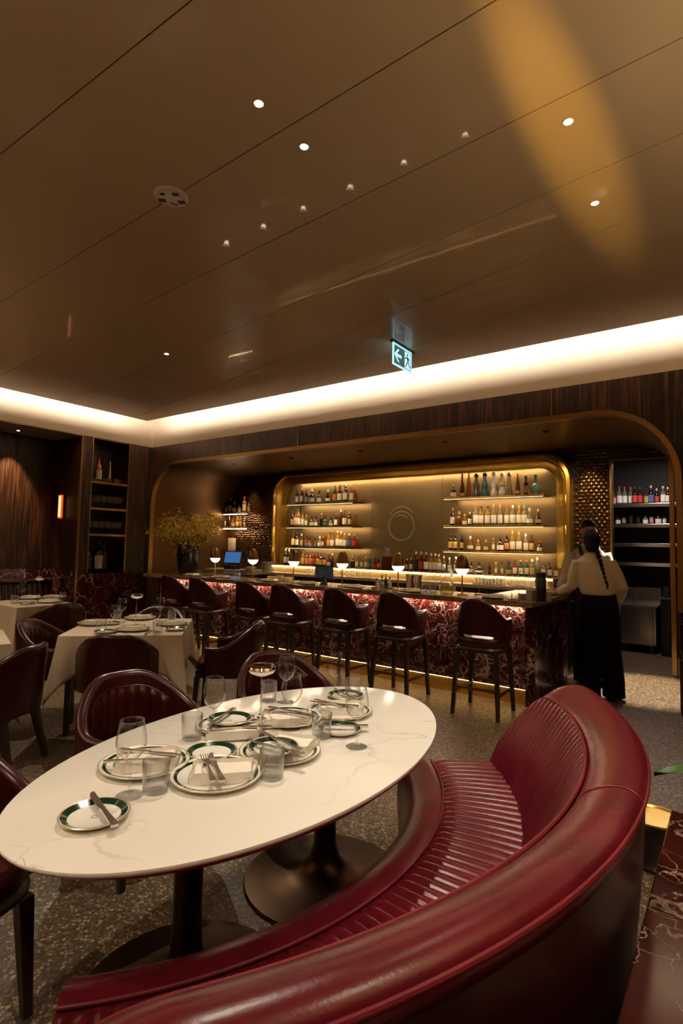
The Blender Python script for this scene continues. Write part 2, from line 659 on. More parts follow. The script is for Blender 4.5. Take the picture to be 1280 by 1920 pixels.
ceiling = struct(MB().box(EX + .02, XR, YN, EY - .02, ZC + .022, ZC + .05).build('ceiling', M['ceiling_gap'], smooth=False))
joints = []
for a, b in (((0, 290), (360, 0)), ((0, 567), (930, 0)), ((640, 387), (1280, 70)), ((640, 530), (1280, 250)), ((910, 520), (1280, 372)), ((790, 645), (1280, 475))):
    p, q = at(*a, z=ZC), at(*b, z=ZC)
    k = (q.y - p.y) / (q.x - p.x)
    joints.append((k, p.y - k * p.x))
joints = [(0.05, -2.3), (0.05, -1.15), (0.045, 0.15)] + joints
rect = [(EX, YN), (XR, YN), (XR, EY), (EX, EY)]
GAP = 0.0032
for i in range(len(joints) + 1):
    poly = rect
    if i > 0:
        k, c = joints[i - 1]
        poly = clip(poly, -k, 1, c + GAP)
    if i < len(joints):
        k, c = joints[i]
        poly = clip(poly, k, -1, -c + GAP)
    if len(poly) > 2:
        MB().prism(poly, ZC, ZC + .021).build('ceiling_panel', M['ceiling'], ceiling, smooth=False)

# ---- cream fascia with curved top, upper slab and the hidden light strips
def fascia(name, pts):
    """swept cove profile along an L-shaped edge: vertical face, then a curve inwards to the slab"""
    prof = [(0.0, 0.0), (0.0, 0.50)] + [(0.16 - 0.16 * math.cos(a), 0.50 + 0.16 * math.sin(a)) for a in (R(20), R(40), R(60), R(80), R(90))]
    prof += [(0.30, 0.68), (-0.06, 0.68), (-0.06, 0.0)]
    rings = []
    for d, z in prof:
        rings.append([(x + d * sx, y + d * sy, ZF + z) for x, y, sx, sy in pts])
    mb = MB()
    n, m = len(prof), len(pts)
    vs = [p for r in rings for p in r]
    fs = []
    for i in range(n):
        j = (i + 1) % n
        for q in range(m - 1):
            fs.append((i * m + q, i * m + q + 1, j * m + q + 1, j * m + q))
    mb.add(vs, fs)
    return mb.build(name, M['cream'], sharp=50)


struct(fascia('trim_1', [(XL, YN, 1, 0), (XL, YA, 1, -1), (XR, YA, 0, -1)]))
struct(MB().box(XL - .06, XR + .2, YN, YA + .06, ZF + .68, ZF + .78).build('ceiling_slab', M['cream'], smooth=False))
led1 = struct(MB().box(EX + .05, EX + .07, YN, EY - .05, ZC + .055, ZC + .075).build('trim_2', M['led'], smooth=False))
led2 = struct(MB().box(EX + .05, XR, EY - .07, EY - .05, ZC + .055, ZC + .075).build('trim_3', M['led'], smooth=False))

# ---- other room walls (behind and right of the camera)
w = struct(MB().box(XL - 1.7, XR + .2, YN - .2, YN, 0, ZF + .7).build('wall_near', M['wood'], smooth=False))
w = struct(MB().box(XR, XR + .2, YN, YA + 4, 0, ZF + .7).build('wall_right', M['wood'], smooth=False))

# ---- arch wall
AX0, AX1, AZ, AR = -8.43, -0.445, 2.815, 0.68     # clear opening of the arch
TW = 0.05                                          # trim width


def arch_path(off=0.0, zb0=0.0, zb1=0.0, n=10):
    """outline of the arch (x, z), grown outwards by off"""
    r = AR + off
    P = [(AX0 - off, zb0)]
    for i in range(n + 1):
        a = PI - (PI / 2) * i / n
        P.append((AX0 + AR + r * math.cos(a), AZ - AR + r * math.sin(a)))
    for i in range(n + 1):
        a = PI / 2 - (PI / 2) * i / n
        P.append((AX1 - AR + r * math.cos(a), AZ - AR + r * math.sin(a)))
    P.append((AX1 + off, zb1))
    return P


def arch_top(x, off=0.0):
    r = AR + off
    if x < AX0 + AR:
        d = AX0 + AR - x
    elif x > AX1 - AR:
        d = x - (AX1 - AR)
    else:
        return AZ + off
    return AZ - AR + math.sqrt(max(0, r * r - d * d))


wall_arch = struct(MB().box(XL - .06, XR, YA + .05, YA + .09, AZ + .07, ZF + .3).build('wall_back', M['dark_wall'], smooth=False))
seams = [XL, -7.35, -6.2, -5.05, -3.9, -2.75, -1.55, AX1 + TW]
for i in range(len(seams) - 1):
    xa, xb = seams[i] + .003, seams[i + 1] - .003
    xs = [xa + (xb - xa) * k / 16 for k in range(17)]
    low = [(x, arch_top(min(max(x, AX0 - TW + 1e-4), AX1 + TW - 1e-4), TW)) for x in xs]
    MB().xprism(low + [(xb, ZF), (xa, ZF)], YA, YA + .05).build('wood_panel', M['wood'], wall_arch, smooth=False)
MB().box(AX1 + TW, 1.3, YA, YA + .3, .93, ZF).build('wood_panel', M['wood'], wall_arch, smooth=False)
MB().box(1.31, XR, YA, YA + .3, .93, ZF).build('wood_panel', M['wood'], wall_arch, smooth=False)
MB().bbox(AX1 + .015, 1.3, YA - .02, YA + .3, 0, .93, .004).build('marble_slab', M['marble_red'], wall_arch, smooth=False)
MB().bbox(1.31, XR, YA - .02, YA + .3, 0, .93, .004).build('marble_slab', M['marble_red'], wall_arch, smooth=False)
for x in (-1.55, -5.05):
    MB().box(x - .006, x + .006, YA - .004, YA + .01, AZ + TW + .002, ZF - .005).build('brass_inlay', M['gold_satin'], wall_arch, smooth=False)

# brass arch trim
o_, i_ = arch_path(TW, 0.0, 0.93), arch_path(0.0, 0.0, 0.93)
mb = MB()
n = len(o_)
vs = []
for (xo, zo), (xi, zi) in zip(o_, i_):
    vs += [(xo, YA - .022, zo), (xi, YA - .022, zi), (xi, YA + .06, zi), (xo, YA + .06, zo)]
fs = []
for k in range(n - 1):
    for q in range(4):
        w_ = (q + 1) % 4
        fs.append((k * 4 + q, k * 4 + w_, k * 4 + 4 + w_, k * 4 + 4 + q))
fs += [(0, 1, 2, 3), tuple(reversed([(n - 1) * 4 + q for q in range(4)]))]
struct(mb.add(vs, fs).build('trim_4', M['trim_bronze'], sharp=50))

# bronze lining of the bar alcove
mb = MB()
a_, b_ = arch_path(0.0), arch_path(0.04)
vs = []
for (xi, zi), (xo, zo) in zip(a_, b_):
    vs += [(xi, YA + .06, zi), (xi, YB, zi), (xo, YB, zo), (xo, YA + .06, zo)]
fs = []
for k in range(len(a_) - 1):
    for q in range(4):
        w_ = (q + 1) % 4
        fs.append((k * 4 + q, k * 4 + w_, k * 4 + 4 + w_, k * 4 + 4 + q))
lining = struct(mb.add(vs, fs).build('wall_alcove_lining', M['bronze_wall'], sharp=40))

# alcove downlights: small dark recessed fittings in the lining's soffit
for k, x in enumerate((-6.9, -5.6, -4.3, -3.0, -1.75)):
    t = thing('recessed_spotlight', f'{ORD[k]} tiny dark recessed spotlight from the left in the soffit above the bar', 'downlight', (x, 6.35, AZ), 0, 'recessed spotlights over the bar')
    MB().surf([(.028, 0), (.034, 0), (.034, -.006), (.028, -.006), (.028, 0)], 16).build('ring', M['bronze_dark'], t)
    MB().lathe([(.0, -.001), (.027, -.001)], 16).build('lens', M['black'], t)
    spot('bar_spot', (x, 6.2, AZ - .02), (x, 5.35, 0.98), 45, 52, .8)
    spot('shelf_spot', (x, 6.45, AZ - .02), (x, YB, 1.75), 38, 70, .9)
for x in (-1.55, -7.75):
    spot('added_tile_spot', (x, YB - .22, AZ - .02), (x, YB, 1.2), 40, 60, .8)  # unseen spots without fittings, added to brighten the tiled walls
spot('passage_spot', (-1.12, 6.75, AZ - .05), (-0.82, 6.72, 0), 1100, 36, .6, (1.0, .84, .60))

# ---- alcove back wall, covered in glazed relief tiles
GX0, GX1, GZ = -7.14, -1.745, 2.80          # outer edges of the brass frame
DX0, DZ = -1.30, 2.62                       # doorway to the back room
wall_tile = struct(MB().box(AX0 - .1, GX0 + .16, YB + .012, YB + .1, 0, 2.9).build('wall_tiled_left', M['tile_ground'], smooth=False))
wall_tile2 = struct(MB().box(GX1 - .16, DX0, YB + .012, YB + .1, 0, 2.9).build('wall_tiled_right', M['tile_ground'], smooth=False))
MB().box(DX0, .3, YB + .012, YB + .1, DZ, 2.9).build('lintel', M['tile_ground'], wall_tile2, smooth=False)
MB().box(GX0 + .16, GX1 - .16, YB + .012, YB + .1, GZ - .1, 2.9).build('wall_strip', M['tile_ground'], wall_tile2, smooth=False)


def pillow(w, h, d, n=2, tilt=0.0):
    """a glazed relief tile bulging to -y, its lower half catching light from below"""
    mb = MB()

    def f(u, v):
        a, b = u * 2 - 1, v * 2 - 1
        e = (1 - a ** 4) * (1 - b ** 2)
        return (a * w / 2, -d * (0.25 + 0.75 * e) + tilt * b, b * h / 2)
    mb.grid(f, n * 2, n * 2)
    k = n * 2
    return mb


TWD, THT = 0.066, 0.046
tile_mesh = [pillow(TWD - .004, THT - .004, .016, 2, t).mesh('glazed_tile', M['tile']) for t in (.004, -.002, .001)]
rows = int((2.86 - .98) / THT)
for rI in range(rows):
    z = .98 + THT * (rI + .5)
    off = TWD / 2 if rI % 2 else 0
    x = GX1 + .035 + off
    while x < DX0 - .02:
        o = ob('glazed_tile', random.choice(tile_mesh), wall_tile2, (x, YB + .008, z))
        x += TWD
# lintel and left section: too many to pick apart, joined
mb = MB()
base = [pillow(TWD - .004, THT - .004, .016, 1, t) for t in (.004, -.002, .001)]
for rI in range(rows + 1):
    z = .98 + THT * (rI + .5)
    off = TWD / 2 if rI % 2 else 0
    x = AX0 + .02 + off
    while x < GX0 + .16:
        b0 = random.choice(base)
        mb.add([(p[0] + x, p[1] + YB + .008, p[2] + z) for p in b0.v], b0.f)
        x += TWD
stuff(mb.build('glazed_tiles', M['tile'], wall_tile))
mb = MB()
for rI in range(8):
    z = DZ + .03 + THT * (rI + .5)
    x = DX0 + (TWD / 2 if rI % 2 else 0)
    while x < -.45:
        b0 = random.choice(base)
        if z < arch_top(x) - .01:
            mb.add([(p[0] + x, p[1] + YB + .008, p[2] + z) for p in b0.v], b0.f)
        x += TWD
    x = GX0 + .3
    while x < GX1 - .02 and z > GZ + .0:
        b0 = random.choice(base)
        if z < AZ:
            mb.add([(p[0] + x, p[1] + YB + .008, p[2] + z) for p in b0.v], b0.f)
        x += TWD
stuff(mb.build('glazed_tiles', M['tile'], wall_tile2))
MB().box(DX0 - .012, DX0 + .012, YB - .03, YB + .1, 0, DZ + .02).build('door_edge', M['gold_satin'], wall_tile2, smooth=False)
MB().box(DX0, AX1, YB - .03, YB + .1, DZ - .0, DZ + .025).build('door_head', M['bronze'], wall_tile2, smooth=False)
# brass door post
t = thing('brass_door_post', 'tall slim brass post at the right of the service doorway', 'post', (-.628, YB - .02, 0))
MB().bbox(-.027, .027, -.03, .03, .03, DZ - .001, .004).build('shaft', M['gold_satin'], t, smooth=False)
MB().bbox(-.032, .032, -.035, .035, 0, .035, .004).build('foot', M['steel'], t, smooth=False)

# ---- back room seen through the doorway
struct(MB().box(-2.2, .45, 9.75, 9.9, 0, 3.0).build('wall_service_back', M['dark_wall'], smooth=False))
struct(MB().box(-2.3, -2.2, YB + .16, 9.9, 0, 3.0).build('wall_service_left', M['dark_wall'], smooth=False))
struct(MB().box(.35, .5, YB + .16, 9.9, 0, 3.0).build('wall_service_right', M['dark_wall'], smooth=False))
struct(MB().box(-2.3, .5, YB + .16, 9.9, 2.95, 3.05).build('ceiling_service', M['dark_wall'], smooth=False))
t = thing('service_ceiling_light', 'square cool white ceiling light of the service room behind the bar', 'ceiling light', (-.9, 8.35, 2.95))
MB().bbox(-.2, .2, -.2, .2, -.04, 0, .008).build('housing', M['steel'], t, smooth=False)
MB().box(-.18, .18, -.18, .18, -.046, -.04).build('diffuser', emit_mat('cool_diffuser', (1.0, .84, .78), 55.0), t, smooth=False)

# ---- left wall: cabinet block with niche, set between the alcove and the nook
NY0, NY1 = 4.57, YA                     # block along the left wall
wl = struct(MB().box(XL - .5, XL - .44, NY0, NY1, 0, ZF + .3).build('wall_left', M['wood'], smooth=False))
yA, yB = 4.755, 5.40                    # niche opening
MB().box(XL - .44, XL, NY0 + .015, yA - .012, .93, ZF).build('wood_panel', M['wood'], wl, smooth=False)
MB().box(XL - .44, XL, yB + .012, NY1 - .03, .93, ZF).build('wood_panel', M['wood'], wl, smooth=False)
MB().box(XL - .44, XL - .42, yA, yB, .93, ZF).build('niche_back', M['wood'], wl, smooth=False)
MB().box(XL - .42, XL, yA, yB, ZF - .02, ZF).build('niche_top', M['wood'], wl, smooth=False)
for y in (yA - .006, yB + .006):
    MB().box(XL - .42, XL + .008, y - .006, y + .006, .95, ZF).build('brass_edge', M['gold_satin'], wl, smooth=False)
MB().box(XL - .03, XL + .012, NY0 - .018, NY0 + .015, 0.0, ZF - .02).build('bronze_corner', M['bronze'], wl, smooth=False)
MB().box(XL - .05, XL + .006, NY1 - .03, NY1 - .02, .93, ZF).build('brass_edge', M['bronze'], wl, smooth=False)
for k, (a, b) in enumerate(((NY0 + .016, yA - .004), (yA, yB), (yB + .004, NY1 - .004))):
    MB().bbox(XL - .44, XL + .02 - (.0 if k == 1 else .005), a, b, 0, .93, .004).build('marble_slab', M['marble_red'], wl, smooth=False)
for k, z in enumerate((2.44, 2.005, 1.575)):
    t = thing('cabinet_shelf', f'{("upper", "middle", "lower")[k]} bronze shelf of the wall niche beside the bar', 'shelf', (XL, 0, z), 0, 'niche shelves')
    MB().bbox(-.41, -.01, yA + .002, yB - .002, -.03, 0, .003).build('board', M['wood'], t, smooth=False)
    MB().box(-.009, .004, yA + .002, yB - .002, -.032, .002).build('front_edge', M['gold_satin'], t, smooth=False)

# ---- dining nook beyond the left wall
NX = -9.33
wn = struct(MB().box(NX - .1, NX, .4, NY0 + .1, 0, ZF - .016).build('wall_nook', M['dark_wall'], smooth=False))
ys = [.45 + .5 * k for k in range(9)]
for y in ys:
    if y < NY0 - .02:
        MB().bbox(NX, NX + .02, y, min(y + .494, NY0 - .002), .99, ZF - .016, .003).build('wood_panel', M['wood'], wn, smooth=False)
        MB().bbox(NX, NX + .03, y, min(y + .497, NY0 - .002), 0, .985, .003).build('marble_slab', M['marble_red'], wn, smooth=False)
ws = struct(MB().box(NX, XL - .45, NY0, NY0 + .05, 0, ZF).build('wall_nook_side', M['wood'], smooth=False))
MB().box(NX + .03, XL - .032, NY0 - .012, NY0, .99, ZF - .016).build('wood_panel', M['wood'], ws, smooth=False)
MB().bbox(NX + .03, XL - .032, NY0 - .022, NY0, 0, .985, .003).build('marble_slab', M['marble_red'], ws, smooth=False)
struct(MB().box(NX - .1, XL - .002, YN, NY0 + .1, ZF - .015, ZF - .001).build('ceiling_nook', M['soffit'], smooth=False))
struct(MB().box(NX - .1, NX, YN, .4, 0, ZF).build('wall_nook_near', M['wood'], smooth=False))


def downlight(x, y, z, label, name='ceiling_downlight', r=.021, power=40, tgt=None, ang=70, blend=.6, col=(1.0, .87, .68), group='ceiling downlights', lens=None):
    t = thing(name, label, 'downlight', (x, y, z), 0, group)
    MB().surf([(r, .0), (r + .006, .0), (r + .006, -.004), (r, -.005), (r, .0)], 20).build('ring', M['ceiling'], t)
    MB().lathe([(.0, -.003), (r, -.003)], 20).build('lens', lens or M['down'], t)
    spot('downlight_lamp', (x, y, z - .012), tgt or (x, y, 0), power, ang, blend, col, .02)
    return t


NPW = 70
D = [((485, 193), 'bright round downlight in the ceiling above the oval table, upper of the close pair'),
     ((570, 274), 'bright round downlight in the ceiling above the oval table, lower of the close pair'),
     ((1065, 227), 'round downlight in the golden patch of the ceiling, upper right'),
     ((1115, 380), 'star-bright round downlight at the lower end of the golden ceiling patch'),
     ((312, 663), 'small distant downlight in the ceiling near the cove corner')]
DT = [(-1.62, 1.35, .75), (-1.5, 1.75, .75), (-.62, 2.4, 0), (-1.2, 3.6, 0), (-4.15, 2.9, .75)]
DP = [78, 78, 70, 80, 190]
for (px, lab), tg, pw in zip(D, DT, DP):
    p = at(*px, z=ZC)
    downlight(p.x, p.y, ZC, lab, tgt=tg, power=pw)
p = at(45, 806, z=ZF - .015)
downlight(-8.98, 3.80, ZF - .015, 'white round downlight in the grey soffit of the dining nook', tgt=(-9.33, 3.86, 1.9), power=270, ang=52, col=(1.0, .68, .36))
# unseen downlights added to brighten the room; the first follows a golden floor patch
for (x, y, tx, ty, pw, an, lab) in ((-3.9, .6, -3.55, 1.75, 120, 40, 'round downlight lighting the floor beside the leftmost dining chair'),
                                (-6.3, 1.6, -6.45, 2.9, 110, 70, 'added unseen downlight over the far white-clothed table'),
                                (.6, -.8, -.7, .7, 120, 75, 'added unseen downlight behind the camera over the banquette back'),
                                (-1.8, -.9, -1.5, .8, 105, 70, 'added unseen downlight over the near end of the oval table'),
                                (.9, 1.2, .1, 1.9, 110, 60, 'added unseen downlight over the marble planter ledge')):
    downlight(x, y, ZC, lab, tgt=(tx, ty, 0), power=pw, ang=an, group='downlights of the near part of the room')

# unseen uplighters, added only to brighten the lacquered ceiling
for x, y, pw, lab in ((2.2, 1.6, 800, 'added unseen floor uplighter at the right wall'), (-1.2, -2.9, 740, 'added unseen floor uplighter at the wall behind the oval table'), (-6.6, -1.2, 850, 'added unseen floor uplighter at the far left of the dining room')):
    t = thing('added_uplighter', lab, 'added floor lamp', (x, y, 0), 0, 'added floor uplighters')
    MB().lathe([(.0, 0), (.15, 0), (.15, .015), (.02, .03), (.012, .06), (.012, 1.60)], 20).build('stand', M['gold_satin'], t)
    MB().surf([(.03, 1.59), (.16, 1.70), (.17, 1.74), (.165, 1.74), (.15, 1.70), (.025, 1.61)], 28).build('bowl_shade', M['gold_satin'], t)
    MB().lathe([(.0, 1.66), (.10, 1.66), (.10, 1.675), (0, 1.675)], 20).build('lamp_disc', emit_mat('uplight_disc', (1, .75, .45), 5.0), t)
    spot('uplight', (x, y, 1.70), (x, y, 4), pw, 150, .9, (1.0, .78, .50), .08)

# ================================================================== THE BAR
BX0, BX1 = -7.35, -1.50                # bar counter ends
BY0, BY1 = 5.00, 5.62                  # counter front and back edges
CT = 0.985                             # counter top
KY = 5.25                              # face of the marble front

top = thing('bar_counter', 'long veined brown marble counter top of the bar', 'counter', (0, 0, 0))
edges = [BX0, -5.9, -4.45, -2.98, BX1]
for k in range(4):
    MB().bbox(edges[k] + (.001 if k else 0), edges[k + 1] - (.001 if k < 3 else 0), BY0, BY1, CT - .052, CT, .006).build('marble_slab', M['counter'], top, smooth=False)
MB().bbox(BX0, BX0 + .62, BY1 + .002, 7.05, CT - .052, CT, .006).build('return_slab', M['counter'], top, smooth=False)
MB().bbox(BX1 - .62, BX1, BY1 + .002, 6.50, CT - .052, CT, .006).build('return_slab', M['counter'], top, smooth=False)

bar = thing('marble_bar', 'dark red marble front of the bar glowing below the counter edge', 'bar', (0, 0, 0))
MB().box(BX0 + .1, BX1 - .09, KY + .03, BY1 - .05, .0, CT - .0521).build('carcass', M['frame_wood'], bar, smooth=False)
MB().box(BX0 + .1, BX0 + .55, BY1 - .05, 7.0, .0, CT - .0521).build('carcass_return', M['frame_wood'], bar, smooth=False)
MB().box(BX1 - .55, BX1 - .09, BY1 - .05, 6.42, .0, CT - .0521).build('carcass_return', M['frame_wood'], bar, smooth=False)
xs = [BX0 + .06 + (BX1 - .12 - BX0 - .06) * k / 7 for k in range(8)]
for k in range(7):
    MB().bbox(xs[k] + .002, xs[k + 1] - .002, KY, KY + .03, .14, CT - .0521, .003).build('marble_slab', M['marble_lit'], bar, smooth=False)
MB().bbox(BX1 - .12, BX1 - .03, KY - .06, KY + .03, 0, CT - .0521, .006).build('corner_post', M['marble_red'], bar, smooth=False)
MB().bbox(BX1 - .09, BX1 - .05, KY + .03, 6.42, 0, CT - .0521, .004).build('end_slab', M['marble_red'], bar, smooth=False)
MB().bbox(BX1 - .075, BX1 - .045, 6.42, 6.44, 0, CT - .06, .004).build('end_edge', M['steel'], bar, smooth=False)
MB().bbox(BX0 + .06, BX0 + .1, KY, 7.0, 0, CT - .0521, .004).build('end_slab', M['marble_red'], bar, smooth=False)
MB().box(BX0 + .1, BX1 - .12, KY + .015, KY + .03, 0.0, .14).build('brass_plinth', M['gold'], bar, smooth=False)
MB().box(BX0 + .1, BX1 - .12, KY + .002, KY + .010, .1382, .1399).build('plinth_light', M['plinth_led'], bar, smooth=False)
MB().box(BX0 + .1, BX1 - .14, KY - .034, KY - .022, CT - .0575, CT - .0525).build('counter_light', M['bar_led'], bar, smooth=False)

# ---- bar stools
def barrel(a, b, zb, zt, th, pmax, lean, nphi=44, fwd=0.0):
    """curved back: zb, zt are functions of the angle from the rear; returns a mesh builder"""
    rings = []
    for i in range(nphi + 1):
        ph = R(-pmax + 2 * pmax * i / nphi)
        s, c = math.sin(ph), math.cos(ph)
        lo, hi = zb(ph), zt(ph)
        by = b if c > 0 else b + fwd
        ring = []
        def P(off, z):
            k = 1 + lean * max(0, z - lo) * max(0, c)
            n = Vector((s / a, -c / by)).normalized()
            return (a * s + n.x * off, (-by * c + n.y * off) * (k if c > 0 else 1), z)
        h = th / 2
        for t in range(5):
            ring.append(P(h, lo + (hi - h - lo) * t / 4))
        for t in range(1, 6):
            an = PI * t / 6
            ring.append(P(h * math.cos(an), hi - h + h * math.sin(an)))
        for t in range(5):
            ring.append(P(-h, hi - h - (hi - h - lo) * t / 4))
        rings.append(ring)
    return MB().loft(rings)


def cushion(w, d, z0, z1, e=3.2, n=36, crown=.012, taper=0.0):
    """soft seat with rounded corners"""
    rings = []
    for s, z in ((.955, z0), (.99, z0 + .012), (1, (z0 + z1) / 2), (.985, z1 - .014), (.94, z1 - .002), (.7, z1 + crown * .6), (.35, z1 + crown), (.05, z1 + crown)):
        ring = []
        for i in range(n):
            a = 2 * PI * i / n
            c, q = math.cos(a), math.sin(a)
            x = math.copysign(abs(c) ** (2 / e), c) * w / 2 * s
            y = math.copysign(abs(q) ** (2 / e), q) * d / 2 * s
            x *= 1 + taper * y / d
            ring.append((x, y, z))
        rings.append(ring)
    return MB().loft(rings)


def smooth01(t):
    t = min(1, max(0, t))
    return t * t * (3 - 2 * t)


def make_stool():
    t = thing('bar_stool', 'stool', 'bar stool', group='bar stools along the counter')
    zt = lambda p: .845 + .175 * (1 - smooth01((abs(p) - R(10)) / R(72))) ** .8
    zb = lambda p: .705 - .045 * smooth01((abs(p) - R(30)) / R(35))
    barrel(.215, .215, zb, zt, .045, 118, .25, fwd=.10).build('backrest', M['leather_chair'], t)
    cushion(.43, .43, .60, .68).build('seat', M['leather_chair'], t)
    mb = MB()
    for i in range(24):
        pass
    cushion(.44, .44, .555, .60, crown=0).build('seat_frame', M['frame_wood'], t)
    for sx in (-1, 1):
        for sy in (-1, 1):
            MB().bar((sx * .175, sy * .175, .57), (sx * .205, sy * .21, 0), .042, .028).build('leg', M['frame_wood'], t, smooth=False)
    for sy in (-1, 1):
        MB().bar((-.19, sy * .195, .24), (.19, sy * .195, .24), .02).build('stretcher', M['bronze'], t, smooth=False)
    for sx in (-1, 1):
        MB().bar((sx * .193, -.19, .20), (sx * .193, .19, .20), .02).build('stretcher', M['frame_wood'], t, smooth=False)
    return t


stool0 = make_stool()
SX = [-6.25, -5.66, -4.78, -4.18, -3.42, -2.73, -1.87]
SROT = [.05, .0, -.04, .03, 0, -.03, .02]
SLAB = ['leftmost burgundy leather bar stool, beneath the dark vase at the far end of the bar',
        'burgundy bar stool, second from the far left end of the bar',
        'burgundy bar stool, third from the far left end, behind the side of a dining chair',
        'burgundy bar stool, fourth from the far left end of the bar',
        'burgundy bar stool in front of the small black tablet on the bar',
        'burgundy bar stool left of the round glass decanter, second nearest',
        'nearest burgundy leather bar stool, in front of the bar corner']
for k, x in enumerate(SX):
    y = 4.80 + (0 if k > 2 else .03)
    if k == 0:
        stool0.location = (x, y, 0)
        stool0.rotation_euler = (0, 0, SROT[k])
        stool0['label'] = SLAB[k]
    else:
        dup(stool0, (x, y, 0), SROT[k], SLAB[k])

# ---- table lamps on the bar
def make_bar_lamp():
    t = thing('bar_lamp', 'lamp', 'table lamp', group='brass table lamps along the bar')
    MB().lathe([(.0, 0), (.05, 0), (.052, .006), (.048, .012), (.0, .014)], 24).build('base', M['gold_satin'], t)
    MB().lathe([(.0075, .010), (.0075, .215)], 10).build('stem', M['gold_satin'], t)
    MB().lathe([(.0, .205), (.022, .208), (.045, .222), (.062, .246), (.0685, .268)], 24).build('opal_bowl', M['lamp_white'], t)
    prof = [(.0705, .266)] + [(.0705 * math.cos(a) ** .9 if a < 1.55 else 0, .27 + .145 * math.sin(a)) for a in [PI / 2 * k / 9 for k in range(10)]]
    MB().lathe(prof, 24).build('dome_shade', M['bronze'], t)
    return t


lamp0 = make_bar_lamp()
for k, px in enumerate((402, 473, 550, 641, 746, 866)):
    p = at(px, 1090, y=5.24)
    lab = f'egg-shaped brass table lamp with glowing white bowl, {ORD[k]} from the left along the bar'
    if k == 0:
        lamp0.location = (p.x, 5.24, CT)
        lamp0['label'] = lab
    else:
        dup(lamp0, (p.x, 5.24, CT), 0, lab)
    point('bar_lamp_light', (p.x, 5.24, CT + .195), 1.6, .03, (1.0, .72, .42))

# ---- brass-framed niche behind the bar
def rrect(x0, x1, z0, z1, r, n=8):
    """arched outline open at the bottom (x, z)"""
    P = [(x0, z0)]
    P += [(x0 + r - r * math.cos(PI / 2 * k / n), z1 - r + r * math.sin(PI / 2 * k / n)) for k in range(n + 1)]
    P += [(x1 - r + r * math.sin(PI / 2 * k / n), z1 - r + r * math.cos(PI / 2 * k / n)) for k in range(n + 1)]
    P += [(x1, z0)]
    return P


frame = thing('brass_arch', 'polished brass arched frame around the lit bottle shelves', 'frame', (0, 0, 0))
sect = [(0.0, .02), (0.0, -.10), (.03, -.14), (.07, -.15), (.085, -.115), (.10, -.105), (.12, -.115), (.15, -.10), (.185, -.088), (.212, -.082), (.214, -.072), (.190, -.066), (.19, .12), (.0, .12)]
n_ = len(rrect(0, 1, 0, 1, .3))
mb = MB()
rows_ = []
for d, y in sect:
    rows_.append([(x, YB + y, z) for x, z in rrect(GX0 + d, GX1 - d, .98, GZ - d, .40 - d * .75)])
m_ = len(sect)
vs = [rows_[j][i] for i in range(n_) for j in range(m_)]
fs = [(i * m_ + j, i * m_ + (j + 1) % m_, (i + 1) * m_ + (j + 1) % m_, (i + 1) * m_ + j) for i in range(n_ - 1) for j in range(m_)]
mb.add(vs, fs).build('moulding', M['gold'], frame, sharp=30)
MX0, MX1 = GX0 + .18, GX1 - .18
panel = thing('niche_back_panel', 'bronze tinted mirror panels behind the bar bottle shelves', 'mirror', (0, 0, 0))
cuts = [MX0, -5.02, -3.72, MX1]
for k in range(3):
    MB().box(cuts[k] + .002, cuts[k + 1] - .002, YB + .10, YB + .115, .98, GZ - .18).build('pane', M['mirror'], panel, smooth=False)
MB().box(MX0 - .1, MX1 + .1, YB + .115, YB + .14, .9, 2.9).build('backing', M['dark_wall'], panel, smooth=False)
# etched ring emblem on the middle pane
def arc(cx, cz, r, w0, w1, a0, a1, n=30):
    """flat crescent stroke in the x-z plane; half-width runs w0 -> w1 -> w0"""
    mb = MB()
    vs, fs = [], []
    for i in range(n + 1):
        t = i / n
        a = R(a0 + (a1 - a0) * t)
        w = w0 + (w1 - w0) * math.sin(PI * t)
        for rr, y in ((r - w, 0), (r + w, 0), (r + w, -.003), (r - w, -.003)):
            vs.append((cx + rr * math.cos(a), y, cz + rr * math.sin(a)))
    for i in range(n):
        for q in range(4):
            fs.append((i * 4 + q, i * 4 + (q + 1) % 4, i * 4 + 4 + (q + 1) % 4, i * 4 + 4 + q))
    return mb.add(vs, fs)


c_ = at(752, 986, y=YB + .099)
mb = MB()
for a in (arc(0, 0, .235, .009, .012, 0, 360, 48), arc(.0, .055, .26, .004, .011, 35, 150, 24), arc(-.01, -.01, .19, .003, .010, 40, 128, 20)):
    mb.add(a.v, a.f)
e = mb.build('ring_emblem', M['etch'], panel)
e.location = (c_.x, YB + .099, c_.z)
e['label'] = 'pale etched ring emblem with a curved stroke across its top'
MB().box(MX0 + .25, MX1 - .25, YB - .063, YB - .050, GZ - .1965, GZ - .191).build('top_light', M['shelf_led'], frame, smooth=False)

# glass shelves with lit metal front edges
SHL = [(-6.70, -5.22), (-3.56, -2.09)]
SHZ = (2.215, 1.80, 1.432)
for si, (xa, xb) in enumerate(SHL):
    for k, z in enumerate(SHZ):
        t = thing('bottle_shelf', f'{("upper", "middle", "lower")[k]} lit brass bottle shelf in the {("left", "right")[si]} half of the bar niche', 'shelf', (0, 0, z), 0, 'lit bottle shelves')
        MB().bbox(xa, xb, YB - .19, YB + .099, -.016, 0, .003).build('board', M['bronze_dark'], t, smooth=False)
        MB().bbox(xa, xb, YB - .20, YB - .185, -.034, .002, .002).build('front_lip', M['gold'], t, smooth=False)
        MB().box(xa + .01, xb - .01, YB - .2015, YB - .2, -.032, -.027).build('light_edge', pm('edge_light', (.8, .7, .5), .4, emit=(1, .78, .48), es=2.2), t, smooth=False)
        MB().box(xa + .03, xb - .03, YB - .183, YB - .170, -.022, -.0165).build('under_light', M['shelf_led'], t, smooth=False)

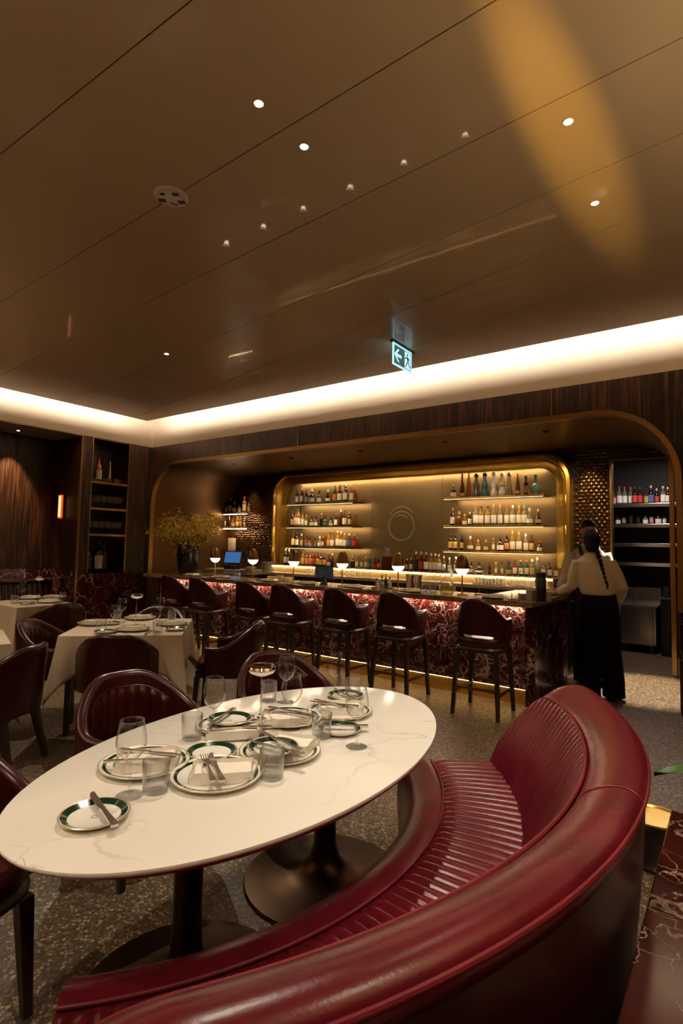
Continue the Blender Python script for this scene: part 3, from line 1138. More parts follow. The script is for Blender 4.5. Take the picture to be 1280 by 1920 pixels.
# back bar
bb = thing('back_bar', 'back bar cabinets with pale lit top below the bottle shelves', 'back bar', (0, 0, 0))
MB().box(AX0 + .02, GX1 + .02, 7.16, YB - .16, 0, .93).build('cabinet_body', M['frame_wood'], bb, smooth=False)
MB().bbox(AX0 + .0, GX1 + .02, 7.08, YB + .0, .93, .975, .005).build('top_slab', pm('pale_onyx', (.62, .52, .38), .2, noise=.15, nscale=8), bb, smooth=False)
rs_ = thing('bottle_riser', 'low lit onyx step carrying the bottles on the back bar', 'riser', (0, 0, 0))
MB().box(GX0 + .2, GX1 - .1, 7.40, YB + .10, .976, 1.085).build('step_face', pm('riser_onyx', (.50, .36, .18), .35, noise=.2, nscale=10), rs_, smooth=False)
MB().bbox(GX0 + .2, GX1 - .1, 7.375, YB + .10, 1.086, 1.10, .003).build('top_board', M['gold_satin'], rs_, smooth=False)
MB().box(GX0 + .22, GX1 - .12, 7.385, 7.397, 1.0795, 1.0855).build('riser_light', M['riser_led'], rs_, smooth=False)
for k in range(9):
    xa = AX0 + .05 + k * .73
    MB().bbox(xa, xa + .715, 7.14, 7.16, .12, .90, .004).build('door', M['wood'], bb, smooth=False)

# left tiled wall: two short shelves
for k, (z, px) in enumerate(((2.08, 946), (1.79, 981))):
    t = thing('wall_shelf', f'{("upper", "lower")[k]} short pale shelf on the tiled wall left of the brass frame', 'shelf', (0, 0, z), 0, 'short wall shelves')
    MB().bbox(-8.42, -7.72, YB - .20, YB - .012, -.03, 0, .003).build('board', M['cream'], t, smooth=False)
    MB().box(-8.40, -7.74, YB - .197, YB - .185, -.0345, -.0305).build('under_light', M['shelf_led'], t, smooth=False)

# ---- service room: steel shelves and prep cabinet
for k, z in enumerate((2.18, 1.876, 1.59, 1.305)):
    t = thing('steel_shelf', f'{("top", "second", "third", "bottom")[k]} stainless steel shelf in the service room', 'shelf', (0, 0, z), 0, 'steel shelves in the service room')
    MB().bbox(-1.85, .2, 9.14, 9.74, -.008, 0, .002).build('tray', M['steel'], t, smooth=False)
    MB().bbox(-1.85, .2, 9.12, 9.145, -.05, .004, .004).build('front_lip', M['steel'], t, smooth=False)
t = thing('prep_cabinet', 'stainless steel prep cabinet with stepped top in the service room', 'cabinet', (0, 0, 0))
MB().bbox(-1.9, -.96, 9.05, 9.7, .12, .66, .006).build('body', M['steel'], t, smooth=False)
MB().bbox(-1.9, -.94, 9.0, 9.7, .662, .69, .004).build('worktop', M['steel'], t, smooth=False)
MB().bbox(-1.9, -1.27, 9.22, 9.7, .691, .935, .006).build('upper_box', M['steel'], t, smooth=False)
MB().bbox(-1.27, -.92, 9.36, 9.7, .691, .935, .006).build('upper_box', M['steel'], t, smooth=False)
MB().bbox(-1.0, -.995, 9.046, 9.052, .13, .65, .001).build('door_gap', M['black'], t, smooth=False)
for x in (-1.85, -1.4, -1.05):
    MB().box(x, x + .05, 9.1, 9.15, 0, .12).build('leg', M['dark_steel'], t, smooth=False)
for (x, z) in ((-1.5, .56), (-1.43, .56), (-1.5, .50), (-1.43, .50)):
    MB().lathe([(.0, -.006), (.008, -.006), (.008, 0)], 8).xf((x, 9.05, z), 0, 0, -PI / 2).build('knob', M['chrome'], t)
t = thing('black_fridge', 'black under-counter unit with pale top at the right of the prep cabinet', 'fridge', (0, 0, 0))
MB().bbox(-.90, -.3, 9.0, 9.7, 0.0, .80, .006).build('body', M['black'], t, smooth=False)
MB().bbox(-.92, -.3, 8.97, 9.7, .801, .82, .003).build('worktop', M['steel'], t, smooth=False)
MB().bbox(-.80, -.785, 8.965, 9.0, .1, .7, .003).build('handle', M['dark_steel'], t, smooth=False)
tag(cushion(.16, .10, 0, .03).xf((-1.52, 9.3, .935)).build('folded_cloth', pm('blue_cloth', (.22, .42, .55), .9)), 'pale blue folded cloth on the steel prep cabinet', 'cloth')
t = thing('storage_jar', 'small glass jar with a lid on the black unit in the service room', 'jar', (-.84, 9.15, .82))
MB().lathe([(.0, 0), (.05, 0), (.052, .1), (.045, .12)], 16).build('body', M['glass2'], t)
MB().lathe([(.0, .12), (.048, .12), (.048, .15), (.0, .15)], 16).build('lid', M['dark_steel'], t)

# ================================================================== BOTTLES
def bglass(name, col, dens=.55):
    return glass_mat(name, tuple(.25 + .75 * c for c in col), .05, 1.5, 1.2, dens, col)


BC = {'dark': pm('dark_bottle_glass', (.018, .008, .004), .08, coat=.4), 'amber': bglass('amber_spirit', (.50, .19, .03)),
      'gold': bglass('golden_spirit', (.72, .45, .10), .45), 'clear': bglass('clear_spirit', (.75, .70, .52), .30),
      'brown': bglass('brown_spirit', (.17, .055, .015), .8), 'green': bglass('green_bottle_glass', (.05, .17, .07), .7),
      'red': bglass('red_spirit', (.38, .04, .015), .75), 'grey': pm('charcoal_ceramic', (.09, .075, .07), .3),
      'teal': pm('teal_ceramic', (.03, .15, .19), .25), 'white': pm('white_ceramic', (.78, .72, .62), .25),
      'blue': pm('pale_blue_ceramic', (.22, .42, .46), .3), 'black': pm('black_bottle', (.008, .008, .008), .12),
      'copper': pm('copper_foil', (.62, .25, .12), .22, .9), 'silver': pm('silver_foil', (.5, .47, .44), .2, .9),
      'palegreen': bglass('pale_green_glass', (.35, .42, .22), .6)}
LC = {'w': pm('white_paper_label', (.92, .88, .78), .6), 'y': pm('yellow_paper_label', (.75, .52, .16), .6), 'o': pm('orange_paper_label', (.75, .28, .08), .6),
      'r': pm('red_paper_label', (.60, .05, .04), .6), 'g': pm('green_paper_label', (.06, .22, .10), .6), 'b': pm('blue_paper_label', (.10, .18, .38), .6),
      't': pm('tan_paper_label', (.55, .36, .16), .6), 'k': pm('dark_paper_label', (.02, .018, .02), .5), 'p': pm('pink_paper_label', (.72, .36, .28), .6)}
CC = {'k': M['black'], 'g': M['gold_satin'], 'r': pm('red_cap', (.55, .03, .03), .35), 'w': pm('pale_cap', (.75, .66, .5), .5),
      'o': pm('orange_cap', (.7, .2, .05), .4), 't': pm('cork', (.55, .36, .18), .7), 'n': pm('green_cap', (.05, .25, .16), .4), 's': M['steel']}
CW = {'dark': 'dark', 'amber': 'amber', 'gold': 'golden', 'clear': 'clear', 'brown': 'brown', 'green': 'green', 'red': 'reddish', 'grey': 'charcoal',
      'teal': 'teal', 'white': 'white', 'blue': 'pale blue', 'black': 'black', 'copper': 'copper', 'silver': 'silver', 'palegreen': 'pale green'}
LW = {'w': 'white label', 'y': 'yellow label', 'o': 'orange label', 'r': 'red label', 'g': 'green label', 'b': 'blue label', 't': 'tan label', 'k': 'dark label', 'p': 'pink label', '': 'no label'}
KW = {'wine': 'tall', 'spirit': 'straight', 'squat': 'squat', 'gourd': 'gourd-shaped', 'slim': 'slender', 'cone': 'tapering', 'round': 'round-bodied', 'square': 'square', 'flask': 'bulbous'}

PROF = {  # unit height profiles: body up to the cap seat, radius in units of height
    'wine': ([(.118, 0), (.125, .015), (.125, .56), (.115, .64), (.06, .74), (.045, .80), (.042, .92)], (.12, .50), .128),
    'spirit': ([(.125, 0), (.132, .015), (.132, .60), (.11, .68), (.052, .74), (.048, .88)], (.13, .52), .135),
    'squat': ([(.19, 0), (.20, .02), (.20, .46), (.17, .56), (.075, .66), (.065, .82)], (.10, .40), .204),
    'round': ([(.11, 0), (.175, .08), (.195, .24), (.175, .42), (.10, .54), (.06, .62), (.055, .82)], (.14, .36), .202),
    'slim': ([(.085, 0), (.09, .01), (.088, .45), (.065, .62), (.04, .74), (.036, .92)], (.08, .2), .092),
    'cone': ([(.11, 0), (.115, .01), (.085, .40), (.05, .70), (.036, .80), (.034, .90)], (.10, .22), .113),
    'gourd': ([(.115, 0), (.145, .06), (.14, .20), (.095, .31), (.10, .36), (.125, .44), (.115, .54), (.075, .70), (.07, .86)], (.40, .46), .127),
    'square': ([(.15, 0), (.155, .02), (.15, .60), (.12, .66), (.06, .70), (.055, .84)], (.14, .50), .158),
    'flask': ([(.13, 0), (.14, .04), (.10, .10), (.20, .22), (.22, .34), (.17, .48), (.07, .58), (.05, .80)], (.25, .40), .226)}
CAPR = {'wine': (.045, .86, 1.0), 'spirit': (.056, .87, 1.0), 'squat': (.075, .80, 1.0), 'round': (.07, .80, 1.0), 'slim': (.042, .86, 1.0),
        'cone': (.044, .84, 1.0), 'gourd': (.085, .84, 1.0), 'square': (.066, .82, 1.0), 'flask': (.075, .78, 1.0)}
_bm = {}


def bmesh_for(part, kind, key, n=14):
    k = (part, kind, key)
    if k in _bm:
        return _bm[k]
    prof, (l0, l1), lr = PROF[kind]
    if part == 'body':
        me = MB().lathe(prof, 4 if kind == 'square' else n).xf(rz=PI / 4 if kind == 'square' else 0).mesh('bottle_body', BC[key], kind != 'square')
    elif part == 'cap':
        r, a, b = CAPR[kind]
        if kind == 'gourd':
            pr = [(r * .9, a), (r * 1.15, a + .05), (r * 1.1, a + .11), (r * .7, a + .155), (0, a + .165)]
        else:
            pr = [(r, a), (r, b - .01), (r * .9, b), (0, b)]
        me = MB().lathe(pr, 10).mesh('bottle_cap', CC[key])
    else:
        mb = MB()
        half = 1.25
        m = 8
        q = lr * (.72 if kind == 'square' else 1.0)
        vs = []
        for i in range(m + 1):
            a = -PI / 2 - half + 2 * half * i / m
            for z in (l0, l1):
                if kind == 'square':
                    vs.append((q * (i / m * 2 - 1) * .85, -lr * .735, z))
                else:
                    vs.append((q * 1.02 * math.cos(a), q * 1.02 * math.sin(a), z))
        mb.add(vs, [(2 * i, 2 * i + 2, 2 * i + 3, 2 * i + 1) for i in range(m)])
        me = mb.mesh('bottle_label', LC[key])
    _bm[k] = me
    return me


def bottle(kind, col, lab, cap, loc, h, where, group, rz=0.0):
    o = thing('bottle', f'{KW[kind]} {CW[col]} bottle, {LW[lab]}, {where}', 'bottle', loc, rz, group)
    o.scale = (h, h, h)
    bd = ob('body', bmesh_for('body', kind, col), o)
    if cap:
        ob('cap', bmesh_for('cap', kind, cap), o)
    if lab:
        ob('label', bmesh_for('label', kind, lab), bd)
    return o


K = {'w': 'wine', 's': 'spirit', 'q': 'squat', 'r': 'round', 'l': 'slim', 'c': 'cone', 'g': 'gourd', 'x': 'square', 'f': 'flask'}
DEPTH = Vector((CF.x, CF.y))


def row(spec, py, z, y, where, group, face=.55, jitter=.015):
    """spec: 'px kind colour label cap heightpx' per bottle; placed on a shelf at height z"""
    items = [s.split() for s in spec.strip().split(';') if s.strip()]
    for k, it in enumerate(items):
        px, kd, col, lab, cap, hp = float(it[0]), K[it[1]], it[2], it[3].replace('-', ''), it[4].replace('-', ''), float(it[5])
        p = at(px, py, y=y)
        h = hp * (CF.x * p.x + CF.y * y) / FPX
        bottle(kd, col, lab, cap, (p.x, y + random.uniform(-jitter, jitter), z), h, f'{ORD[k]} from left {where}', group, face * .6)


YSH = YB - .075
row('850 q brown w w 27;866 l brown t k 46;878.5 l amber - g 51;893 g grey - k 45;909 g teal - k 46;926 g white - w 47;940.5 g white b w 46;955 g clear - w 45;971 c amber w o 43;985 x brown t k 38;1003 f blue - n 39',
    930, SHZ[0], YSH, 'on the upper right bar shelf', 'bottles on the upper right bar shelf')
row('848 w dark w r 33;861 q amber - t 27;871 q amber w t 22;880 w brown w w 26;892 s clear w r 38;901 s gold w k 37;913 s gold w k 37;926 w clear w g 39;937 w clear w g 39;949.5 w gold w r 39;961 s clear w w 38;972.5 s gold w o 38;982.5 s clear w n 38;992.5 r clear w t 33;1009 r dark t g 30',
    984, SHZ[1], YSH, 'on the middle right bar shelf', 'bottles on the middle right bar shelf')
row('844.5 s dark y k 31;854 s dark y k 31;866 x dark t k 30;882 r amber w t 27;896.5 q gold w t 21;911 q amber y t 21;924 x gold w g 25;938 q dark w g 29;949.5 s dark o k 31;960.5 w gold w g 38;973 s gold w o 37;985.5 w clear w w 34;996 s brown y k 32;1011 q dark w r 22',
    1032, SHZ[2], YSH, 'on the lower right bar shelf', 'bottles on the lower right bar shelf')
row('556.5 w dark w k 29;566 w brown w w 30;574 w dark w k 27;584 q dark w w 28;598.5 q dark w k 24;614 r dark w g 26;626 w green o k 33;636 s brown w k 33;647 s dark w w 35;659 w amber w g 34;667 w amber - o 28',
    944, SHZ[0], YSH, 'on the upper left bar shelf', 'bottles on the upper left bar shelf')
row('548 w dark t k 29;554 w gold w k 33;560 w gold w k 33;567 w gold w k 28;574.5 w gold w w 22;583 q dark w k 20;592 q dark w k 20;602 w dark - w 25;610 q dark g k 20;619.5 q dark w k 18;628.5 s brown w t 25;638 w brown - w 32;646 s brown w k 30;656 s dark y g 27;665 w amber - g 27',
    986, SHZ[1], YSH, 'on the middle left bar shelf', 'bottles on the middle left bar shelf')
row('549 w brown y k 30;556 s dark w k 27;564 s amber t w 24;573 q red b k 21;581.5 q amber o k 18;590 q dark b k 17;598.5 q gold w w 21;606 x red w g 21;616 w gold o k 29;623 w gold w k 28;632 s gold w g 32;638 w amber w w 31;646 s gold w t 28;654.5 s brown b w 27;663 s red r g 26;670 w red - o 20',
    1023, SHZ[2], YSH, 'on the lower left bar shelf', 'bottles on the lower left bar shelf')
ZR = 1.10
row('535 w dark w w 30;541 w brown w w 29;567 s gold y k 27;574 s amber o k 26;581 s amber p k 26;587.5 s red r k 27;594.5 w brown y k 28;601.5 s dark y k 24;608 w dark o k 26;616 q brown w k 22;623.5 w brown - w 25;652 q green t g 20;660 q dark k g 21;669 s gold w g 22;677 s gold w g 22;685 s gold w w 22;693 s green g g 22;702 q red r k 21;709.5 w dark o k 22',
    1060, ZR, 7.56, 'on back bar left of decanter', 'bottles on the left half of the back bar')
row('763 s dark t w 22;771 s red w w 24;780 w dark k w 36;789 w red r w 36;799 w brown w w 36;807 s gold w w 34;815 s gold w w 34;823 s gold w w 33;832 w clear w w 30;842 w clear w w 28;855 s clear w w 30;884 q dark w k 22;899 q dark - k 22;917 x dark k k 21;929 x gold w t 24;941 x clear w k 24;953 q green y k 27;965 s red w k 29;976 s green w s 29;986 s green w g 30;997 s clear y w 32;1007 w palegreen - w 36;1018 s clear w s 28;1030 s dark w k 28;1042 s amber w g 26',
    1072, ZR, 7.56, 'on back bar right of decanter', 'bottles on the right half of the back bar')
row('426 w clear w k 20;431 w dark w w 28;438 q amber w w 22;448 q clear t k 18;459 s gold w r 30;466 w gold y k 22', 946, 2.08, YB - .11, 'on the upper short wall shelf', 'bottles on the upper short wall shelf', jitter=.02)
row('421 w amber w w 24;430 w dark k k 24;438 q amber y k 20;444 w gold y w 22;451 w brown o k 22;459 s dark w w 18', 981, 1.79, YB - .11, 'on the lower short wall shelf', 'bottles on the lower short wall shelf', jitter=.02)
YS = 9.3
row('1151 s amber p k 26;1161 w clear w r 35;1171 w clear w r 34;1181.5 w clear w r 34;1190 s dark r k 33;1199 s dark r k 33;1211 s brown t k 30;1220 w dark b w 36;1231 w dark r w 30;1243 s clear w w 34;1252 w dark w w 32', 946, 2.18, YS, 'on the top steel shelf', 'bottles on the top steel shelf', jitter=.03)
row('1158 q clear w k 22;1169 w dark t k 28;1183 w brown - k 24;1196 w dark k k 28;1210 q palegreen w k 22;1221 s dark p k 27;1234 q dark w k 26;1245 w dark w k 24', 984, 1.876, YS, 'on the second steel shelf', 'bottles on the second steel shelf', jitter=.03)

# crystal decanter on the back bar
p = at(727, 1062, y=7.52)
t = thing('crystal_decanter', 'large square crystal decanter with ball stopper on the back bar', 'decanter', (p.x, 7.50, ZR), .5)
MB().bbox(-.09, .09, -.09, .09, 0, .21, .015).build('body', bglass('dark_spirit', (.12, .035, .015), .8), t, smooth=False)
MB().lathe([(.085, .21), (.10, .225), (.06, .26), (.035, .27), (.035, .30)], 8).build('shoulder', M['glass2'], t, smooth=False)
MB().lathe([(.0, .295), (.03, .305), (.042, .33), (.03, .355), (0, .365)], 12).build('stopper', M['glass2'], t)

# ================================================================== CURVED BANQUETTE
BC0 = Vector((-2.13, 1.52))


def bp(r, th, z):
    return (BC0.x + r * math.cos(th), BC0.y + r * math.sin(th), z)


TH1 = R(43.0)
bq = thing('curved_banquette', 'curved burgundy leather banquette with channelled seat around the oval table', 'banquette', (0, 0, 0))


def sweep(prof_fn, th0, th1, n, closed_prof=True, cap=True):
    rings = [[bp(r, th0 + (th1 - th0) * i / n, z) for r, z in prof_fn(th0 + (th1 - th0) * i / n)] for i in range(n + 1)]
    return MB().loft(rings, caps=cap)


# plinth and seat base
sweep(lambda t: [(1.22, 0), (1.22, .09), (1.84, .09), (1.84, 0)], -TH1 + .03, TH1 - .03, 60).build('plinth', M['frame_wood'], bq, sharp=50)
sweep(lambda t: [(1.15, .085), (1.135, .11), (1.125, .30), (1.13, .38), (1.152, .425), (1.20, .455), (1.25, .462), (1.276, .456), (1.285, .43), (1.285, .085)], -TH1, TH1, 90).build('front_border', M['leather'], bq, sharp=40)
# channelled seat
NSEAT = 48
mb = MB()


def seat_pt(u, v):
    th = -TH1 + 2 * TH1 * u
    ph = abs(math.sin(PI * NSEAT * u))
    r = 1.283 + (1.60 - 1.283) * v
    rib = .010 * (ph ** .55)
    edge = math.sin(PI * min(1, max(0, v * 12)) / 2)
    return bp(r, th, .448 + rib * edge + .004 * math.sin(PI * v) - .012 * v)


mb.grid(seat_pt, NSEAT * 6, 10)
cs_ = mb.build('channelled_seat', M['leather'], bq, sharp=180)
sweep(lambda t: [(1.284, .09), (1.284, .445), (1.60, .43), (1.60, .09)], -TH1, TH1, 60).build('seat_core', M['leather'], bq, sharp=50)
mb = MB().tube([bp(1.283, -TH1 + 2 * TH1 * i / 90, .458) for i in range(91)], .0045, 6)
mb.build('seat_piping', M['piping'], cs_)


def ztop(th):
    """height factor of the back: rounds off at both ends"""
    e = R(33)
    a = abs(th)
    if a <= e:
        return 1.0
    t = min(1, (a - e) / (TH1 - e))
    return math.sqrt(max(0.0, 1 - t ** 2.4))


NBK = 66


def back_pt(u, v):
    th = -TH1 + 2 * TH1 * u
    k = ztop(th)
    z0, z1 = .43, .43 + (.805 - .43) * k
    z = z0 + (z1 - z0) * v
    r = 1.575 + .195 * ((z - .43) / .375) ** 1.15
    rib = .011 * abs(math.sin(PI * NBK * u)) ** .6 * math.sin(PI * min(1, max(0, (1 - v) * 6)) / 2)
    return bp(r - rib, th, z)


MB().grid(back_pt, NBK * 6, 12).build('channelled_back', M['leather'], bq, sharp=180)


def roll(th):
    k = ztop(th)
    zf = lambda z: .43 + (z - .43) * k
    P = [(1.772, .796), (1.784, .815), (1.803, .834), (1.830, .852), (1.858, .864), (1.884, .868), (1.906, .866), (1.922, .858), (1.932, .847), (1.936, .832), (1.93, .80), (1.86, .76), (1.80, .76)]
    return [(1.575 + (r - 1.575) * (.35 + .65 * k) if k < 1 else r, zf(z)) for r, z in P]


tr_ = sweep(roll, -TH1, TH1, 110).build('top_roll', M['leather'], bq, sharp=60)
MB().tube([bp(1.768 if ztop(t) >= 1 else 1.575 + .193 * (.35 + .65 * ztop(t)), t, .43 + (.805 - .43) * ztop(t)) for t in [-TH1 + 2 * TH1 * i / 100 for i in range(101)]], .0055, 6).build('inner_piping', M['piping'], tr_)
MB().tube([bp(1.934 if ztop(t) >= 1 else 1.575 + .359 * (.35 + .65 * ztop(t)), t, .43 + (.838 - .43) * ztop(t)) for t in [-TH1 + 2 * TH1 * i / 100 for i in range(101)]], .0062, 8).build('outer_piping', M['piping'], tr_)


def shell(th):
    k = ztop(th)
    zt = .43 + (.83 - .43) * k
    rr = 1.575 + (1.93 - 1.575) * (.35 + .65 * k) if k < 1 else 1.93
    return [(rr, zt), (rr - .012, .43 + (.6 - .43) * k), (1.575 + (1.90 - 1.575) * (.5 + .5 * k), .40), (1.87, .085), (1.61, .085), (1.61, .42), (min(rr - .05, 1.75), .43 + (zt - .43) * .6)]


sweep(shell, -TH1, TH1, 90).build('outer_shell', M['shell_leather'], bq, sharp=35)
for th in (R(.7),):
    pts = [(1.785, .816), (1.804, .836), (1.830, .853), (1.858, .865), (1.884, .869), (1.906, .867), (1.922, .859), (1.932, .848)]
    MB().tube([bp(r, th, z) for r, z in pts], .0022, 5).build('roll_seam', M['piping'], tr_)

# ================================================================== OVAL TABLE
TC = Vector((-1.363, 1.473))
TA, TB, TR = .514, .8875, R(3.3)
ot = thing('oval_table', 'oval white marble dining table on two bronze trumpet bases', 'table', (TC.x, TC.y, 0), TR)
n = 96
ring = lambda s, z: [(TA * s * math.cos(2 * PI * i / n), TB * s * math.sin(2 * PI * i / n), z) for i in range(n)]
MB().loft([ring(.97, .728), ring(.992, .735), ring(1, .744), ring(.998, .749), ring(.992, .75)]).build('marble_top', M['white_marble'], ot, sharp=60)
MB().loft([ring(.93, .715), ring(.955, .716), ring(.972, .7279), ring(.93, .7279)]).build('edge_rim', M['copper_edge'], ot, sharp=60)
for (x, y) in ((-1.49, 1.98), (-1.46, 1.21)):
    v = Matrix.Rotation(-TR, 2) @ (Vector((x, y)) - TC)
    prof = [(.0, 0), (.345, 0), (.35, .006), (.345, .014), (.27, .024), (.17, .036), (.10, .06), (.065, .10), (.050, .16), (.046, .26), (.046, .55), (.05, .66), (.08, .70), (.16, .7149)]
    MB().lathe(prof, 40, (v.x, v.y, 0)).build('trumpet_base', M['bronze_dark'], ot)

# ================================================================== DINING CHAIRS
def make_chair():
    t = thing('dining_chair', 'chair', 'chair', group='burgundy barrel dining chairs')
    zt = lambda p: .60 + .185 * (1 - smooth01((abs(p) - R(16)) / R(84)))
    zb = lambda p: .36
    br = barrel(.283, .27, zb, zt, .052, 112, .26, 52, .06)
    br = br.build('backrest', M['leather_chair'], t)
    # channelled inner panel
    mb = MB()
    NC = 9

    def f(u, v):
        ph = R(-52 + 104 * u)
        s, c = math.sin(ph), math.cos(ph)
        hi = zt(ph) - .075
        z = .47 + (hi - .47) * v
        k = 1 + .26 * (z - .36) * c
        rib = .016 * abs(math.sin(PI * NC * u)) ** .6 * min(1, 6 * v, 6 * (1 - v)) if 0 < v < 1 else 0
        off = -.0275 - rib
        return ((.283 + off) * s, -(.27 + off) * c * k, z)
    mb.grid(f, NC * 5, 12)
    mb.build('channelled_panel', M['leather_chair'], br, sharp=180)
    mb = MB().tube([f(i / 30, 1.0) for i in range(31)], .004, 5)
    mb.build('piping', M['leather_chair'], br)
    cushion(.50, .48, .385, .465, crown=.01).build('seat', M['leather_chair'], t)
    cushion(.51, .49, .34, .385, crown=0).build('seat_frame', M['frame_wood'], t)
    for sx in (-1, 1):
        MB().bar((sx * .19, .20, .35), (sx * .205, .225, 0), .045, .026).build('leg', M['frame_wood'], t, smooth=False)
        MB().bar((sx * .18, -.19, .35), (sx * .20, -.275, 0), .048, .028).build('leg', M['frame_wood'], t, smooth=False)
    return t


chair0 = make_chair()


def facing(dx, dy):
    """z rotation that turns local +y to (dx, dy)"""
    return math.atan2(dy, dx) - PI / 2


CH = [((-2.30, 1.62), (1, -.12), 'burgundy leather barrel chair behind the wine glass at the left of the oval table'),
      ((-2.13, 2.46), (.93, -.36), 'burgundy barrel chair at the far side of the oval table, behind the glass disc lamp'),
      ((-2.0, .66), (1, .05), 'burgundy barrel chair half hidden under the near left end of the oval table'),
      ((-3.85, 2.45), (-.72, .69), 'dark chair with its back to the camera, pushed up to the white-clothed square table'),
      ((-3.62, 3.32), (-.78, -.62), 'dark burgundy chair pulled out at the right of the white-clothed square table'),
      ((-4.63, 2.37), (.78, .62), 'burgundy chair at the left corner of the white-clothed square table, inner channels showing'),
      ((-4.72, 3.38), (.70, -.71), 'burgundy chair at the far side of the white-clothed square table below the niche'),
      ((-3.90, 1.57), (-.80, -.60), 'large dark chair cut by the left edge of the picture, seen from behind'),
      ((-6.13, 3.06), (-1, 0), 'dark chair back between the two white-clothed tables, before the nook')]
for k, ((x, y), d, lab) in enumerate(CH):
    if k == 0:
        chair0.location = (x, y, 0)
        chair0.rotation_euler = (0, 0, facing(*d))
        chair0['label'] = lab
    else:
        dup(chair0, (x, y, 0), facing(*d), lab)


# ================================================================== SQUARE TABLES UNDER LINEN
def cloth_mesh(w, d, drop, zt, seed):
    rnd = random.Random(seed)
    n = 40                       # per side
    per = []
    for sd in range(4):
        for i in range(n):
            t = i / n * 2 - 1
            p = {0: (t, -1), 1: (1, t), 2: (-t, 1), 3: (-1, -t)}[sd]
            per.append((p[0] * w / 2, p[1] * d / 2, sd, t))
    rings = []
    ph = [rnd.uniform(0, 6) for _ in range(4)]
    rings.append([(x * .985, y * .985, zt) for x, y, s, t in per])
    for lv in range(0, 11):
        f = lv / 10
        ring = []
        for x, y, s, t in per:
            nx, ny = {0: (0, -1), 1: (1, 0), 2: (0, 1), 3: (-1, 0)}[s]
            c = max(0, abs(t) - .62) / .38           # closeness to a corner
            cx, cy = (math.copysign(.7071, x), math.copysign(.7071, y))
            ex = .004 + .012 * f + .012 * f * math.sin(4.0 * t + ph[s])
            flare = (c ** 1.6) * f * .085
            fold = .035 * f * math.sin(PI * min(1, max(0, (abs(t) - .55) / .3)))
            z = zt - .004 - (drop + .19 * c ** 2.2) * f
            ring.append((x + nx * (ex - fold) + cx * flare, y + ny * (ex - fold) + cy * flare, z))
        rings.append(ring)
    mb = MB()
    m = len(per)
    vs = [p for r in rings for p in r]
    fs = [(i * m + q, i * m + (q + 1) % m, (i + 1) * m + (q + 1) % m, (i + 1) * m + q) for i in range(len(rings) - 1) for q in range(m)]
    o = len(vs)
    vs.append((0, 0, zt))
    fs += [(o, (q + 1) % m, q) for q in range(m)]
    return mb.add(vs, fs)


def square_table(c, rz, w, d, lab, labc, drop=.30, seed=1):
    t = thing('dining_table', lab, 'table', (c[0], c[1], 0), rz, 'square dining tables')
    MB().bbox(-w / 2 + .01, w / 2 - .01, -d / 2 + .01, d / 2 - .01, .705, .742, .004).build('tabletop', M['frame_wood'], t, smooth=False)
    for sx in (-1, 1):
        for sy in (-1, 1):
            MB().bar((sx * (w / 2 - .07), sy * (d / 2 - .07), .705), (sx * (w / 2 - .07), sy * (d / 2 - .07), 0), .045, .035).build('leg', M['frame_wood'], t, smooth=False)
    o = cloth_mesh(w, d, drop, .75, seed).build('tablecloth', M['cloth_b'], None, sharp=50)
    o.location = (c[0], c[1], 0)
    o.rotation_euler = (0, 0, rz)
    tag(o, labc, 'tablecloth', 'white tablecloths')
    so = o.modifiers.new('thickness', 'SOLIDIFY')
    so.thickness = .003
    so.offset = -1


RB = R(46.4)
TBC = (-4.11, 2.72)
square_table(TBC, RB, .88, .93, 'square dining table hidden under the linen cloth in front of the niche', 'white linen cloth on the square table in the middle of the dining room', .30, 3)
TCC = (-6.46, 2.96)
square_table(TCC, 0, .80, .62, 'square dining table hidden under the linen cloth before the nook bench', 'white linen cloth on the far square table before the nook', .42, 5)
TDC = (-4.44, 1.5)
square_table(TDC, R(-18.2), .70, .70, 'square dining table hidden at the left edge of the picture', 'white linen cloth of the table cut by the left edge of the picture', .34, 8)

# ---- nook bench
nb = thing('nook_bench', 'burgundy channelled wall bench along the marble of the dining nook', 'bench', (0, 0, 0))
MB().bbox(NX + .04, NX + .62, .6, NY0 - .03, 0.08, .36, .02).build('base', M['leather_chair'], nb)
MB().box(NX + .06, NX + .58, .62, NY0 - .05, 0, .08).build('plinth', M['frame_wood'], nb, smooth=False)
MB().bbox(NX + .12, NX + .64, .6, NY0 - .03, .361, .46, .03).build('seat', M['leather_chair'], nb)
mb = MB()
y0, y1, NCH = .6, NY0 - .03, 44


def nbk(u, v):
    y = y0 + (y1 - y0) * u
    rib = .016 * abs(math.sin(PI * NCH * u)) ** .6 * (1 if v < .95 else 0)
    return (NX + .12 + rib - .04 * v, y, .461 + .30 * v)


mb.grid(nbk, NCH * 6, 4)
mb.build('channelled_back', M['leather_chair'], nb, sharp=180)
MB().tube([(NX + .09, y0 + (y1 - y0) * i / 10, .795) for i in range(11)], .045, 12).build('top_roll', M['leather_chair'], nb)
MB().box(NX + .035, NX + .085, y0, y1, .36, .79).build('back_core', M['leather_chair'], nb, smooth=False)

